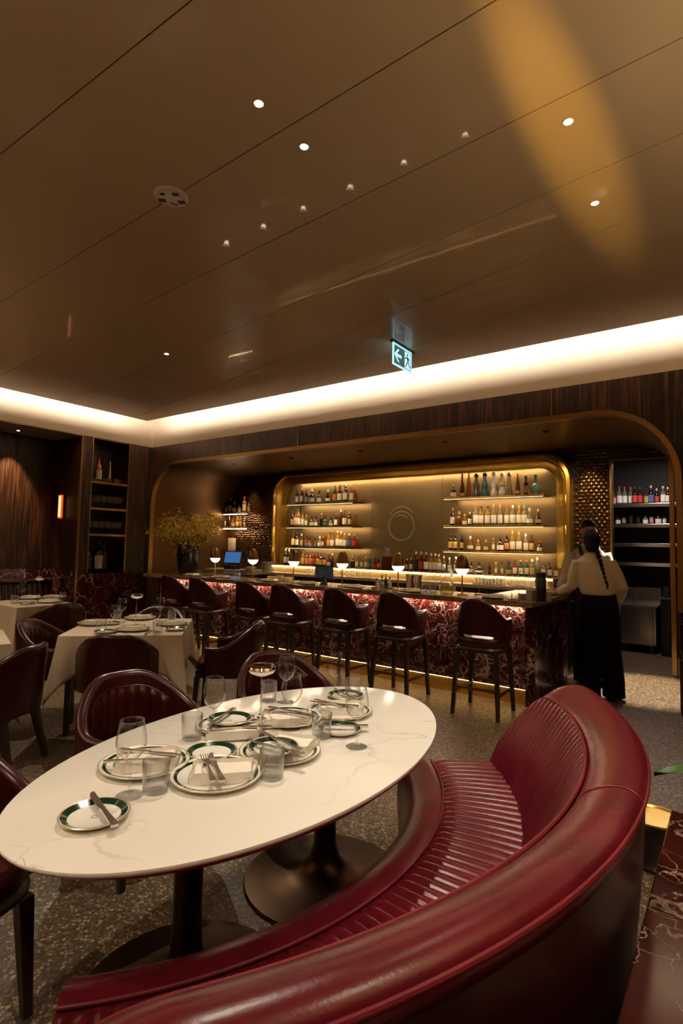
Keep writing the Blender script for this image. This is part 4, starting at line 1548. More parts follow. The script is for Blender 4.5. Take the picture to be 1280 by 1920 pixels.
# ================================================================== TABLEWARE
def make_plate(name, r, b0, b1, lab):
    t = thing(name, lab, 'plate')
    w = r * .74
    cb = MB().lathe([(.0, 0), (w * .9, 0), (w, .003), (r, .014), (r + .001, .016), (r - .003, .0175), (w * .98, .0075), (w * .9, .0055), (0, .0055)], 56)
    cb = cb.build('china_body', M['china'], t)
    zf = lambda q: .0075 + (.0175 - .0075) * max(0, (q - w * .98)) / (r - .003 - w * .98) + .0009
    MB().surf([(b0, zf(b0) - .0012), (b0, zf(b0)), ((b0 + b1) / 2, zf((b0 + b1) / 2)), (b1, zf(b1)), (b1, zf(b1) - .0012)], 56).build('green_band', M['green'], cb)
    MB().surf([(r - .003, .0165), (r - .0005, .0178), (r + .0012, .0163), (r + .0005, .0150)], 56).build('gilt_edge', M['giltline'], cb)
    return t


plate0 = make_plate('dinner_plate', .136, .114, .124, 'plate')
side0 = make_plate('side_plate', .083, .063, .079, 'side plate')
em = MB()
a_ = arc(0, 0, .007, .0006, .0009, 0, 360, 18)
em.add([(x, z, .0062 - y * .1) for x, y, z in a_.v], a_.f)
em.build('emblem', pm('emblem_print', (.25, .25, .22), .4), side0.children[0])


def place(proto, used, p, z, rz, lab, group):
    if not used:
        proto.location = (p[0], p[1], z)
        proto.rotation_euler = (0, 0, rz)
        proto['label'] = lab
        proto['group'] = group
        used.append(1)
        return proto
    return dup(proto, (p[0], p[1], z), rz, lab, group)


UP, US, UW, UT, UN, UK, UF, UL = [], [], [], [], [], [], [], []
TZ = .75
GP, GS = 'green-banded dinner plates', 'green-banded side plates'
plates = [((272, 1427), 'dinner plate at the left of the oval table, crossed by dark cutlery'),
          ((406, 1449), 'nearest dinner plate on the oval table, fork and knife on its napkin'),
          ((525, 1405), 'dinner plate in the middle of the oval table, carrying a side plate'),
          ((435, 1356), 'dinner plate behind the second wine glass, carrying a side plate'),
          ((540, 1343), 'dinner plate with green band beyond the middle wine glass'),
          ((637, 1330), 'farthest dinner plate with green band, at the right of the oval table')]
PP = []
for px, lab in plates:
    p = at(*px, z=TZ + .015)
    PP.append(p)
    place(plate0, UP, p, TZ, 0, lab, GP)
for px, z, lab in (((177, 1527), TZ, 'small side plate with wide green rim alone at the near end of the oval table'),
                   ((397, 1409), TZ, 'empty small side plate with wide green rim between the dinner plates'),
                   ((636, 1366), TZ, 'small side plate with green rim behind the ribbed tumbler at the right'),
                   ((648, 1303), TZ, 'farthest small side plate with green rim, at the far edge of the oval table')):
    p = at(*px, z=z + .012)
    place(side0, US, p, z, .4, lab, GS)


def make_napkin():
    t = thing('napkin', 'napkin', 'napkin')
    mb = MB()
    for k, (w, d, x, y, rz) in enumerate(((.19, .125, 0, 0, 0), (.175, .115, -.006, .004, .06), (.15, .112, .012, -.004, -.05))):
        c = cushion(w, d, 0, .0032, e=9, n=64, crown=.0008)
        q = []
        for a, b, z in c.v:
            e = (2 * a / w) ** 4 + (2 * b / d) ** 4
            q.append((a + .005 * math.sin(b * 45 + 2 * k), b + .004 * math.sin(a * 38 + 3 * k), z + k * .0028 + .0016 * math.sin(a * 55 + b * 40 + k) - .0030 * min(e, 1.5) * (k == 0)))
        c.v = q
        c.xf((x, y, .003), rz)
        mb.add(c.v, c.f)
    mb.build('folded_linen', M['cloth'], t)
    MB().tube([(-.08, -.05 + .001, .012), (-.02, -.048, .014), (.075, -.05, .012)], .002, 6).build('hem', M['cloth'], t)
    return t


nap0 = make_napkin()
for px, rz, z, lab in (((278, 1420), .9, TZ + .0165, 'folded white napkin on the left dinner plate'), ((420, 1441), .75, TZ + .0165, 'folded white napkin under the fork and knife on the nearest plate'),
                       ((541, 1390), .3, TZ + .0165, 'folded white napkin at the edge of the middle dinner plate'), ((440, 1366), .75, TZ + .0165, 'folded white napkin below the side plate behind the second wine glass'),
                       ((537, 1344), .8, TZ + .0165, 'folded white napkin on the dinner plate beyond the middle wine glass'), ((640, 1324), .7, TZ + .0165, 'folded white napkin on the farthest dinner plate')):
    p = at(*px, z=z + .01)
    place(nap0, UN, p, z, rz, lab, 'folded napkins on the oval table')
# side plates lying on napkins
for px, lab in (((431, 1344), 'small side plate with wide green rim resting on the napkin behind the second wine glass'), ((512, 1396), 'small side plate with green rim resting on the middle dinner plate under two knives')):
    p = at(*px, z=TZ + .05)
    place(side0, US, p, TZ + .0305, .2, lab, GS)


def make_knife():
    t = thing('knife', 'knife', 'knife')
    MB().loft([[(x * s, y, .003 + z * q) for x, z in ((-1, -1), (1, -1), (1, 1), (-1, 1))] for s, y, q in ((.006, -.11, .003), (.009, -.105, .004), (.007, -.06, .0035), (.0055, -.01, .003), (.008, -.002, .004))]).build('handle', M['silver'], t, sharp=60)
    MB().loft([[(x * s + o, y, .003 + z * .001) for x, z in ((-1, -1), (1, -1), (1, 1), (-1, 1))] for s, o, y in ((.006, 0, -.002), (.009, 0, .03), (.009, 0, .08), (.006, .003, .104), (.001, .007, .112))]).build('blade', M['silver'], t, sharp=60)
    return t


def make_fork():
    t = thing('fork', 'fork', 'fork')
    MB().loft([[(x * s, y, .003 + z * .0022 + h) for x, z in ((-1, -1), (1, -1), (1, 1), (-1, 1))] for s, y, h in ((.006, -.105, 0), (.009, -.095, 0), (.004, -.03, .003), (.0035, .02, .004), (.011, .045, .002), (.012, .058, .0015))]).build('handle', M['silver'], t, sharp=60)
    for k in range(4):
        x = -.0105 + k * .007
        MB().bar((x, .057, .0045), (x * .95, .10, .006), .0036, .002, .0022, .0016).build('tine', M['silver'], t, smooth=False)
    return t


knife0, fork0 = make_knife(), make_fork()
ZK = TZ + .0165 + .0145


def lay(proto, used, a, b, z, lab, group):
    """lay a piece of cutlery whose handle end shows at a and its tip at b"""
    p, q = at(*a, z=z), at(*b, z=z)
    m = (p + q) / 2
    place(proto, used, m, z, facing(q.x - p.x, q.y - p.y), lab, group)


GK, GF = 'silver knives on the oval table', 'silver forks on the oval table'
lay(knife0, UK, (236, 1408), (330, 1416), ZK, 'silver knife across the back of the left dinner plate', GK)
lay(fork0, UF, (200, 1429), (320, 1427), ZK, 'silver fork across the front of the left dinner plate', GF)
lay(fork0, UF, (400, 1468), (381, 1416), ZK, 'silver fork on the napkin of the nearest dinner plate', GF)
lay(knife0, UK, (418, 1469), (392, 1413), ZK, 'silver knife beside the fork on the nearest dinner plate', GK)
lay(knife0, UK, (207, 1539), (177, 1498), TZ + .018, 'silver butter knife lying across the near side plate', GK)
lay(knife0, UK, (437, 1331), (395, 1359), ZK + .0165, 'silver knife lying across the side plate behind the second wine glass', GK)
lay(knife0, UK, (402, 1367), (505, 1362), ZK, 'silver knife along the front of the plate behind the second wine glass', GK)
lay(fork0, UF, (425, 1364), (483, 1352), ZK, 'silver fork beside the stem of the glass disc lamp', GF)
lay(knife0, UK, (568, 1411), (489, 1373), ZK + .0165, 'upper silver knife on the side plate of the middle dinner plate', GK)
lay(knife0, UK, (563, 1415), (474, 1392), ZK + .0165, 'lower silver knife on the side plate of the middle dinner plate', GK)
lay(knife0, UK, (583, 1345), (499, 1333), ZK, 'silver knife on the napkin beyond the middle wine glass', GK)
lay(fork0, UF, (510, 1328), (575, 1342), ZK, 'silver fork on the napkin beyond the middle wine glass', GF)
lay(knife0, UK, (672, 1326), (580, 1316), ZK, 'silver knife on the napkin of the farthest plate', GK)
lay(fork0, UF, (590, 1313), (660, 1331), ZK, 'silver fork on the napkin of the farthest plate', GF)
lay(knife0, UK, (660, 1362), (612, 1361), TZ + .018, 'silver butter knife on the side plate behind the ribbed tumbler', GK)
lay(knife0, UK, (655, 1308), (634, 1296), TZ + .018, 'silver butter knife on the farthest side plate', GK)


def make_wine_glass():
    t = thing('wine_glass', 'glass', 'wine glass')
    bowl = [(.004, .092), (.018, .100), (.034, .118), (.0415, .138), (.041, .158), (.036, .185), (.0325, .205)]
    inner = [(r - .0009, z + .0006) for r, z in reversed(bowl)]
    bo = MB().surf(bowl + inner, 40).build('bowl', M['glass'], t, sharp=180)
    MB().lathe([(.006, .004), (.0038, .010), (.0032, .04), (.0034, .07), (.006, .093)], 14).build('stem', M['glass2'], t)
    MB().lathe([(.0, 0), (.037, 0), (.038, .001), (.034, .002), (.012, .0045), (.006, .007), (0, .007)], 40).build('foot', M['glass'], t)
    MB().tube([(.0325 * math.cos(2 * PI * i / 36), .0325 * math.sin(2 * PI * i / 36), .205) for i in range(36)], .0007, 5, True).build('rim', M['glass2'], bo)
    return t


def make_tumbler():
    t = thing('tumbler', 'tumbler', 'tumbler')
    rb = MB().surf([(.030, 0), (.034, .003), (.0355, .030), (.037, .088), (.0358, .088), (.0340, .010), (.0, .009)], 160, (0, 0, 0), .014, 32).build('ribbed_body', M['rib_glass'], t, sharp=180)
    MB().lathe([(.0, 0), (.031, 0), (.033, .004), (.033, .008), (0, .009)], 40).build('base', M['glass2'], t)
    MB().tube([(.0365 * math.cos(2 * PI * i / 36), .0365 * math.sin(2 * PI * i / 36), .088) for i in range(36)], .0011, 5, True).build('rim', M['glass2'], rb)
    return t


wine0, tumb0 = make_wine_glass(), make_tumbler()
GW, GT = 'wine glasses on the oval table', 'ribbed tumblers on the oval table'
for px, lab in (((242, 1492), 'nearest wine glass on the oval table, beside the ribbed tumbler at left'), ((399, 1377), 'wine glass standing by the knife of the left rear plate'),
                ((545, 1366), 'wine glass in the middle of the oval table'), ((535, 1316), 'wine glass at the far edge behind the middle one'),
                ((628, 1308), 'farthest wine glass, against the legs of the bar stools'), ((668, 1400), 'wine glass at the right of the table settings')):
    place(wine0, UW, at(*px, z=TZ), TZ, 0, 'clear ' + lab, GW)
for px, lab in (((291, 1484), 'ribbed water tumbler beside the nearest wine glass'), ((359, 1386), 'ribbed water tumbler left of the second wine glass'),
                ((509, 1459), 'ribbed water tumbler right of the nearest dinner plate'), ((602, 1383), 'ribbed water tumbler in front of the right side plate'),
                ((503, 1315), 'ribbed water tumbler right of the glass disc lamp'), ((661, 1309), 'farthest ribbed water tumbler at the right')):
    place(tumb0, UT, at(*px, z=TZ), TZ, 0, lab, GT)


def make_disc_lamp():
    t = thing('disc_lamp', 'lamp', 'table lamp')
    MB().lathe([(.0, 0), (.048, 0), (.050, .004), (.046, .009), (.0, .010)], 32).build('base', pm('smoked_base', (.06, .065, .07), .12, .3), t)
    MB().lathe([(.0022, .009), (.0022, .232)], 8).build('stem', M['chrome'], t)
    MB().lathe([(.0, .228), (.02, .229), (.042, .238), (.050, .249)], 36).build('diffuser', pm('frosted_diffuser', (.75, .72, .66), .35, emit=(1, .8, .55), es=.25), t)
    MB().lathe([(.0503, .249), (.0515, .253), (.047, .262), (.036, .267), (.034, .265), (.0, .2665)], 36).build('glass_disc', pm('smoked_chrome', (.35, .32, .28), .06, 1.0), t)
    MB().tube([(.036 * math.cos(2 * PI * i / 30), .036 * math.sin(2 * PI * i / 30), .267) for i in range(30)], .0012, 5, True).build('rim', M['chrome'], t)
    return t


dl0 = make_disc_lamp()
p = at(487, 1387, z=TZ)
place(dl0, UL, p, TZ, 0, 'slim portable lamp with a glass disc on top at the centre of the oval table', 'glass disc lamps')

# ---- settings on the linen tables
def on(px, py):
    return at(px, py, z=TZ + .004)


ZT = TZ + .0015
place(dl0, UL, on(254, 1173), ZT, 0, 'slim glass disc lamp on the middle white-clothed table', 'glass disc lamps')
place(dl0, UL, on(72, 1124), ZT, 0, 'slim glass disc lamp on the far white-clothed table before the nook', 'glass disc lamps')
for k, (px, lab) in enumerate((((215, 1183), 'left front wine glass'), ((227, 1166), 'left rear wine glass'), ((291, 1183), 'right front wine glass'), ((299, 1163), 'right rear wine glass'))):
    place(wine0, UW, on(*px), ZT, 0, lab + ' on the middle white-clothed table', 'wine glasses on the middle linen table')
for px, lab in (((190, 1184), 'ribbed tumbler at the left'), ((295, 1186), 'ribbed tumbler at the front'), ((322, 1162), 'ribbed tumbler at the right'), ((220, 1160), 'ribbed tumbler at the back')):
    place(tumb0, UT, on(*px), ZT, 0, lab + ' of the middle white-clothed table', 'tumblers on the middle linen table')
for px, lab in (((178, 1170), 'left'), ((249, 1181), 'front'), ((262, 1160), 'far'), ((322, 1171), 'right')):
    p = on(*px)
    place(plate0, UP, p, ZT, 0, f'dinner plate at the {lab} place of the middle white-clothed table', 'plates on the middle linen table')
    place(nap0, UN, p, ZT + .0165, .8, f'folded napkin on the {lab} plate of the middle white-clothed table', 'napkins on the middle linen table')
for px, lab in (((197, 1186), 'front left'), ((329, 1181), 'right'), ((206, 1170), 'rear left')):
    place(side0, US, on(*px), ZT, 0, f'small side plate at the {lab} of the middle white-clothed table', 'side plates on the middle linen table')
for a, b, lab in (((273, 1189), (283, 1182), 'front'), ((340, 1167), (352, 1168), 'right')):
    lay(knife0, UK, a, b, ZT + .002, f'dark knife at the {lab} of the middle white-clothed table', 'knives on the middle linen table')
for px, lab in (((41, 1124), 'left'), ((104, 1121), 'right')):
    place(wine0, UW, on(*px), ZT, 0, f'{lab} wine glass on the far white-clothed table', 'wine glasses on the far linen table')
for px, lab in (((27, 1131), 'left'), ((117, 1124), 'right')):
    place(tumb0, UT, on(*px), ZT, 0, f'{lab} ribbed tumbler on the far white-clothed table', 'tumblers on the far linen table')
for px, lab in (((58, 1122), 'rear'), ((92, 1129), 'front'), ((100, 1121), 'right')):
    p = on(*px)
    place(plate0, UP, p, ZT, 0, f'{lab} dinner plate on the far white-clothed table', 'plates on the far linen table')
    place(nap0, UN, p, ZT + .0165, .8, f'folded napkin on the {lab} plate of the far white-clothed table', 'napkins on the far linen table')
place(side0, US, on(50, 1132), ZT, 0, 'small side plate at the corner of the far white-clothed table', 'side plates on the far linen table')

# ================================================================== ON THE BAR COUNTER
def bx(px, y=5.2):
    return at(px, 1095, y=y).x


for k, (px, y) in enumerate(((373, 5.30), (445, 5.14), (714, 5.20), (796, 5.36), (811, 5.30), (965, 5.25))):
    place(tumb0, UT, (bx(px, y), y), CT, 0, f'clear tumbler, {ORD[k]} from the left on the bar counter', 'tumblers on the bar')
for k, px in enumerate((358, 413, 503, 572, 660, 768, 922)):
    x = bx(px, 5.14)
    place(plate0, UP, (x, 5.16), CT, 0, f'dinner plate, {ORD[k]} from the left along the bar counter', 'plates on the bar')
    place(nap0, UN, (x, 5.16), CT + .0165, .2 * k, f'folded napkin on the {ORD[k]} plate from the left along the bar', 'napkins on the bar')
for k, px in enumerate((385, 470, 536, 600, 695, 950)):
    lay_x = bx(px, 5.10)
    place(knife0, UK, (lay_x, 5.12), CT + .0005, .2 + .3 * k, f'knife, {ORD[k]} from the left on the bar counter', 'knives on the bar')
place(dl0, UL, (bx(898, 5.45), 5.45), CT, 0, 'slim glass disc lamp on the bar right of the round decanter', 'glass disc lamps')
dl = [o for o in bpy.data.objects if o.name.startswith('disc_lamp')][-1]

# tablet till on the bar
t = thing('till_screen', 'small black till tablet on a stand on the bar counter', 'tablet', (bx(607, 5.3), 5.30, CT), R(8))
MB().lathe([(.0, 0), (.05, 0), (.05, .012), (.03, .03), (.028, .10), (.0, .10)], 20).build('stand', M['black'], t)
MB().bbox(-.125, .125, -.012, .012, .065, .225, .005).build('screen_body', M['black'], t, smooth=False)
mscr, nt_, b_, N_, L_ = nmat('till_display')
b_.inputs['Base Color'].default_value = (.01, .012, .016, 1)
b_.inputs['Roughness'].default_value = .5
tc_ = N_.new('ShaderNodeTexCoord')
br_ = N_.new('ShaderNodeTexNoise')
br_.inputs['Scale'].default_value = 40
L_.new(tc_.outputs['Object'], br_.inputs['Vector'])
rp_ = ramp(N_, [(.52, (.004, .007, .012)), (.62, (.02, .025, .03))])
L_.new(br_.outputs[0], rp_.inputs[0])
L_.new(rp_.outputs[0], b_.inputs['Emission Color'])
b_.inputs['Emission Strength'].default_value = 1.0
MB().box(-.115, .115, -.0135, -.0121, .075, .215).build('display', mscr, t, smooth=False)

# till with blue screen on the back bar
x = at(437, 1045, y=7.3).x
t = thing('till_terminal', 'till terminal with glowing blue screen at the left end of the back bar', 'till', (x, 7.28, .975), R(12))
MB().bbox(-.13, .13, -.09, .09, 0, .08, .01).build('base', M['black'], t, smooth=False)
MB().bbox(-.20, .20, -.02, .02, 0, .25, .008).xf((0, 0, .10), 0, 0, -.25).build('screen_body', M['black'], t, smooth=False)
MB().box(-.18, .18, -.023, -.0201, .02, .23).xf((0, 0, .10), 0, 0, -.25).build('display', pm('blue_display', (.01, .01, .012), .6, emit=(.06, .16, .42), es=.8, spec=.1), t, smooth=False)
x = at(434, 1032, y=7.66).x
tag(MB().bbox(-.11, .11, -.006, .006, 0, .28, .002).xf((x, 7.66, 1.30)).build('notice_card', pm('cream_card', (.55, .45, .32), .7)), 'plain cream notice card on the tiled wall above the blue till screen', 'card')

# plate stacks on the back bar
def plate_stack(px, n, r, lab):
    x = at(px, 1065, y=7.25).x
    for k in range(n):
        place(stackp, USP, (x, 7.25), .975 + k * .0085, 0, lab.format(ORD[k]), 'stacked plates on the back bar')


USP = []
stackp = thing('stacked_plate', 'plate', 'plate')
MB().lathe([(.0, 0), (.07, 0), (.11, .006), (.112, .0075), (.107, .0083), (.07, .0035), (0, .003)], 24).build('china_body', M['china'], stackp)
plate_stack(501, 20, .11, 'white plate, {} from the bottom of the tall stack on the back bar')
plate_stack(470, 8, .11, 'white plate, {} from the bottom of the low stack on the back bar')

# cards / boxes of napkins on the bar
for k, (px, y, h, lab) in enumerate(((508, 5.36, .055, 'left'), (524, 5.36, .07, 'middle'), (540, 5.34, .06, 'right'))):
    tag(MB().bbox(-.05, .05, -.03, .03, 0, h, .003).xf((bx(px, y), y, CT), .1 * k).build('napkin_box', pm('kraft_card', (.45, .34, .20), .8)), f'{lab} small tan card box on the bar behind the third lamp', 'box', 'card boxes on the bar')

# cruets on a tray
x = bx(717, 5.38)
t = thing('cruet_tray', 'thin dark tray under the little cruet bottles on the bar', 'tray', (x, 5.40, CT), .1)
MB().bbox(-.13, .13, -.05, .05, 0, .008, .003).build('board', M['dark_steel'], t, smooth=False)
for k, dx in enumerate((-.09, -.02, .03, .085)):
    bottle(('round', 'round', 'wine', 'round')[k], ('gold', 'dark', 'dark', 'clear')[k], '', 'k', (x + dx, 5.40 + .01 * dx, CT + .008), (.10, .14, .15, .13)[k], f'{ORD[k]} from the left on the cruet tray', 'cruet bottles on the bar')
# shakers
for k, px in enumerate((768, 783)):
    t = thing('cocktail_shaker', f'{("left", "right")[k]} steel shaker tin on the bar beside the fifth lamp', 'shaker', (bx(px, 5.45), 5.45, CT), 0, 'steel shaker tins')
    MB().lathe([(.0, 0), (.034, 0), (.036, .006), (.044, .165), (.0455, .17), (.043, .17), (.034, .02), (0, .02)], 24).build('tin', pm('warm_steel', (.42, .34, .26), .3, 1.0), t)
    MB().surf([(.0440, .158), (.0458, .162), (.0458, .170), (.0440, .171)], 24).build('rolled_rim', M['chrome'], t)
# round decanter
t = thing('round_decanter', 'round clear glass decanter with pale wine on the bar', 'decanter', (bx(838, 5.28), 5.28, CT))
pr = [(.0, 0), (.05, 0), (.078, .02), (.094, .055), (.09, .085), (.065, .12), (.035, .145), (.026, .17), (.024, .23), (.032, .262), (.034, .268)]
MB().surf(pr + [(r - .0018 if r > .01 else 0, z + .001) for r, z in reversed(pr)], 36).build('glass_body', M['glass'], t, sharp=180)
MB().lathe([(.0, .004), (.048, .004), (.075, .022), (.089, .055), (.0875, .070), (0, .070)], 36).build('wine', glass_mat('pale_wine', (.95, .86, .55), .03, 1.35, 1.0, .15, (.8, .65, .3)), t)
MB().bar((.03, .0, .26), (.075, -.02, .16), .035, .035, .002, .002).build('neck_tag', LC['w'], t, smooth=False)
# dark flask, cups
t = thing('black_flask', 'tall matte black flask near the right end of the bar', 'flask', (bx(1013, 5.22), 5.22, CT))
MB().lathe([(.0, 0), (.048, 0), (.05, .005), (.05, .20), (.042, .215), (.042, .222)], 28).build('body', M['black'], t)
MB().lathe([(.044, .222), (.046, .226), (.046, .262), (.040, .268), (0, .268)], 28).build('lid', pm('black_lid', (.015, .014, .013), .5), t)
for k, (px, y, h, r, lab) in enumerate(((994, 5.26, .095, .042, 'taller white ceramic pot left of the black flask'), (979, 5.3, .05, .035, 'low white ceramic pot left of the black flask'), (1026, 5.3, .085, .036, 'white ceramic pot right of the black flask'))):
    t = thing('ceramic_pot', lab, 'pot', (bx(px, y), y, CT), 0, 'ceramic pots on the bar')
    MB().surf([(0, 0), (r * .95, 0), (r, .005), (r, h), (r - .004, h), (r - .004, .008), (0, .008)], 24).build('body', pm('grey_ceramic', (.42, .37, .31), .4), t, sharp=50)
    MB().tube([(r * math.cos(2 * PI * i / 24), r * math.sin(2 * PI * i / 24), h) for i in range(24)], .002, 5, True).build('rim', M['china'], t)

# glassware on the back bar
def coupe(loc, lab, group):
    global _cp
    if _cp is None:
        t = thing('coupe_glass', lab, 'glass', loc, 0, group)
        MB().surf([(.004, .07), (.02, .078), (.042, .10), (.05, .125), (.0485, .125), (.04, .102), (.018, .081), (.0, .075)], 20).build('bowl', M['glass2'], t, sharp=180)
        MB().lathe([(.0, 0), (.033, 0), (.03, .003), (.004, .008), (.004, .07)], 16).build('stem', M['glass2'], t)
        _cp = t
        return t
    return dup(_cp, loc, 0, lab, group)


_cp = None
for k in range(4):
    for j in range(2):
        px = 797 + k * 9
        coupe((at(px, 1075, y=7.30).x + .02 * j, 7.28 + .075 * j, .975), f'{("front", "rear")[j]} coupe glass, {ORD[k]} of the row beside the round decanter on the back bar', 'coupe glasses on the back bar')
for k in range(9):
    px = 890 + k * 6.5
    for j in range(2):
        place(tumb0, UT, (at(px, 1085, y=7.28 - .085 * j).x, 7.28 - .085 * j), .975, 0, f'clear tumbler, {ORD[k]} of the {("rear", "front")[j]} row at the right of the back bar', 'tumblers in rows on the back bar')
for k in range(12):
    px = 578 + k * 10.4
    place(tumb0, UT, (at(px, 1075, y=7.26).x, 7.26), .975, 0, f'clear tumbler, {ORD[k]} of the row below the left shelves on the back bar', 'tumblers in the left row on the back bar')
# tray of crystal-cut glasses
x0 = at(976, 1088, y=7.2).x
t = thing('glass_tray', 'low round tray crowded with sparkling cut glasses on the back bar', 'tray', (x0, 7.22, .975))
MB().lathe([(.0, 0), (.20, 0), (.21, .006), (.205, .012), (.0, .008)], 32, flat=.5).build('tray_disc', M['glass2'], t)
for k in range(14):
    a = 2 * PI * k / 14 if k < 9 else 2 * PI * k / 5
    q = .15 if k < 9 else .07
    g = thing('cut_glass', f'small cut glass, {ORD[k]} on the round tray of the back bar', 'glass', (x0 + q * math.cos(a), 7.22 + .45 * q * math.sin(a), .987), a, 'cut glasses on the round tray')
    MB().surf([(.0, 0), (.026, 0), (.033, .06), (.031, .06), (.025, .006), (0, .006)], 10).build('body', M['glass2'], g, smooth=False)
    MB().tube([(.032 * math.cos(2 * PI * i / 10), .032 * math.sin(2 * PI * i / 10), .06) for i in range(10)], .0016, 4, True).build('rim', M['glass'], g)
# bread under a low cover and jar near the right end
x1 = at(1052, 1085, y=7.22).x
t = thing('bread_tray', 'round brass tray on the back bar behind the waiter', 'tray', (x1, 7.24, .975))
MB().lathe([(.0, 0), (.15, 0), (.16, .01), (.15, .014), (.0, .010)], 28, flat=.6).build('tray_disc', M['gold_satin'], t)
o = cushion(.22, .13, 0, .12, e=2.6, crown=.02).xf((x1, 7.24, .985)).build('bread_loaf', pm('dark_crust', (.06, .030, .014), .7, noise=.4, nscale=20, bump=.6, bscale=40))
tag(o, 'dark crusty loaf on the brass tray of the back bar', 'bread')
x2 = at(1030, 1080, y=7.3).x
t = thing('candle_jar', 'glass jar glowing pale beside the loaf on the back bar', 'jar', (x2, 7.33, .975))
MB().surf([(0, 0), (.04, 0), (.042, .12), (.039, .12), (.038, .006), (0, .006)], 20).build('glass_wall', M['glass2'], t, sharp=60)
MB().lathe([(.0, .007), (.036, .007), (.036, .085), (0, .085)], 18).build('filling', pm('wax', (.8, .65, .42), .5), t)

# ================================================================== VASE WITH BLOSSOM BRANCHES
vb = at(350, 1073, y=5.6)
vz = thing('dark_vase', 'tall black ceramic vase at the left end of the bar counter', 'vase', (vb.x, 5.62, CT))
MB().lathe([(.0, 0), (.125, 0), (.135, .01), (.165, .16), (.178, .30), (.168, .42), (.158, .448), (.148, .448), (.155, .40), (.15, .2), (0, .15)], 36).build('body', M['vase'], vz)
MB().surf([(.150, .446), (.157, .4505), (.160, .446)], 36).build('rim', M['vase'], vz)
fl = thing('blossom_branches', 'spreading branches of small yellow-green blossom in the black vase', 'flowers', (vb.x, 5.62, CT + .16))
rnd = random.Random(11)
leafm = pm('yellow_blossom', (.62, .46, .07), .7, noise=.35, nscale=30)
leafg = pm('dark_green_leaf', (.10, .11, .025), .6, noise=.3, nscale=20)
stem_m = pm('branch_bark', (.06, .035, .015), .8)


def leaf_quad(c, s, mb):
    n = Vector((rnd.uniform(-1, 1), rnd.uniform(-1, 1), rnd.uniform(-.4, 1))).normalized()
    a = n.orthogonal().normalized()
    a.rotate(Matrix.Rotation(rnd.uniform(0, 6.28), 3, n))
    b = n.cross(a)
    c = Vector(c)
    vs = [c - a * s, c - a * .3 * s + b * .55 * s + n * .15 * s, c + a * s, c - a * .3 * s - b * .55 * s + n * .15 * s, c + n * .35 * s]
    mb.add(vs, [(0, 1, 4), (1, 2, 4), (2, 3, 4), (3, 0, 4)])


mbl, mbg = MB(), MB()
for k in range(34):
    an = 2 * PI * k / 34 + rnd.uniform(-.1, .1)
    el = rnd.uniform(.28, 1.05)
    ln = rnd.uniform(.52, .86)
    lx = 1.0
    pts = []
    for i in range(7):
        f = i / 6
        r = .06 * (1 - f) + ln * math.cos(el) * f ** 1.05
        pts.append((r * math.cos(an) * lx, r * math.sin(an) * .75, .05 + .27 * min(1, f * 2.5) + ln * math.sin(el) * f * .72 + .02 * math.sin(6 * f + k)))
    MB().tube(pts, [.005, .005, .0045, .004, .003, .002, .0012], 5).build('branch', stem_m, fl)
    for i in range(2, 7):
        p0, p1 = Vector(pts[i - 1]), Vector(pts[i])
        for q in range(15):
            c = p0.lerp(p1, rnd.random()) + Vector((rnd.gauss(0, .034), rnd.gauss(0, .034), rnd.gauss(0, .034)))
            leaf_quad(c, rnd.uniform(.017, .034), mbl)
for q in range(420):
    a = rnd.uniform(0, 2 * PI)
    r = abs(rnd.gauss(0, .11))
    leaf_quad((r * math.cos(a), r * math.sin(a), .31 + rnd.uniform(0, .15)), rnd.uniform(.022, .042), mbg)
stuff(mbl.build('blossom', leafm, fl, smooth=False))
stuff(mbg.build('foliage', leafg, fl, smooth=False))

# ================================================================== NICHE CONTENTS ON THE LEFT WALL
UG = []
rack0 = thing('rack_glass', 'glass', 'wine glass')
MB().surf([(.004, .10), (.03, .118), (.041, .14), (.04, .17), (.033, .215), (.0315, .215), (.039, .168), (.028, .121), (0, .105)], 18).build('bowl', M['rack_glass'], rack0, sharp=180)
MB().lathe([(.0, 0), (.036, 0), (.034, .003), (.004, .008), (.0035, .10)], 14).build('stem', M['rack_glass'], rack0)
for zi, (z, rowname) in enumerate(((2.005, 'middle'), (1.575, 'lower'))):
    for j in range(2):
        for k in range(6):
            place(rack0, UG, (XL - .10 - .14 * j, yA + .06 + k * .105 + .03 * j), z, 0, f'wine glass, {ORD[k]} from the left in the {("front", "rear")[j]} row on the {rowname} niche shelf', 'wine glasses in the niche')
bottle('wine', 'copper', 'w', 'r', (XL - .16, yA + .20, 2.44), .42, 'left on the top niche shelf', 'bottles in the niche', 1.57)
bottle('cone', 'silver', '', 's', (XL - .16, yA + .40, 2.44), .38, 'right on the top niche shelf', 'bottles in the niche', 1.57)
for k, (dy, r) in enumerate(((.11, .05), (.31, .06), (.49, .065))):
    t = thing('glass_bowl', f'{("left", "middle", "right")[k]} dark glass bowl at the front of the top niche shelf', 'bowl', (XL - .07, yA + dy, 2.44), 0, 'bowls in the niche')
    MB().surf([(0, 0), (r * .5, 0), (r, r * .7), (r * .95, r * 1.1), (r * .9, r * 1.1), (r * .94, r * .7), (r * .45, .006), (0, .006)], 20).build('body', M['glass2'], t, sharp=180)
    MB().tube([(r * .93 * math.cos(2 * PI * i / 20), r * .93 * math.sin(2 * PI * i / 20), r * 1.1) for i in range(20)], .002, 5, True).build('rim', M['chrome'], t)
bottle('spirit', 'black', 'w', 'k', (XL - .18, yA + .28, .931), .55, 'large in the bottom niche', 'bottles in the niche', 1.57)
bottle('spirit', 'black', 'k', 'k', (XL - .22, yA + .12, .931), .52, 'second large in the bottom niche', 'bottles in the niche', 1.57)
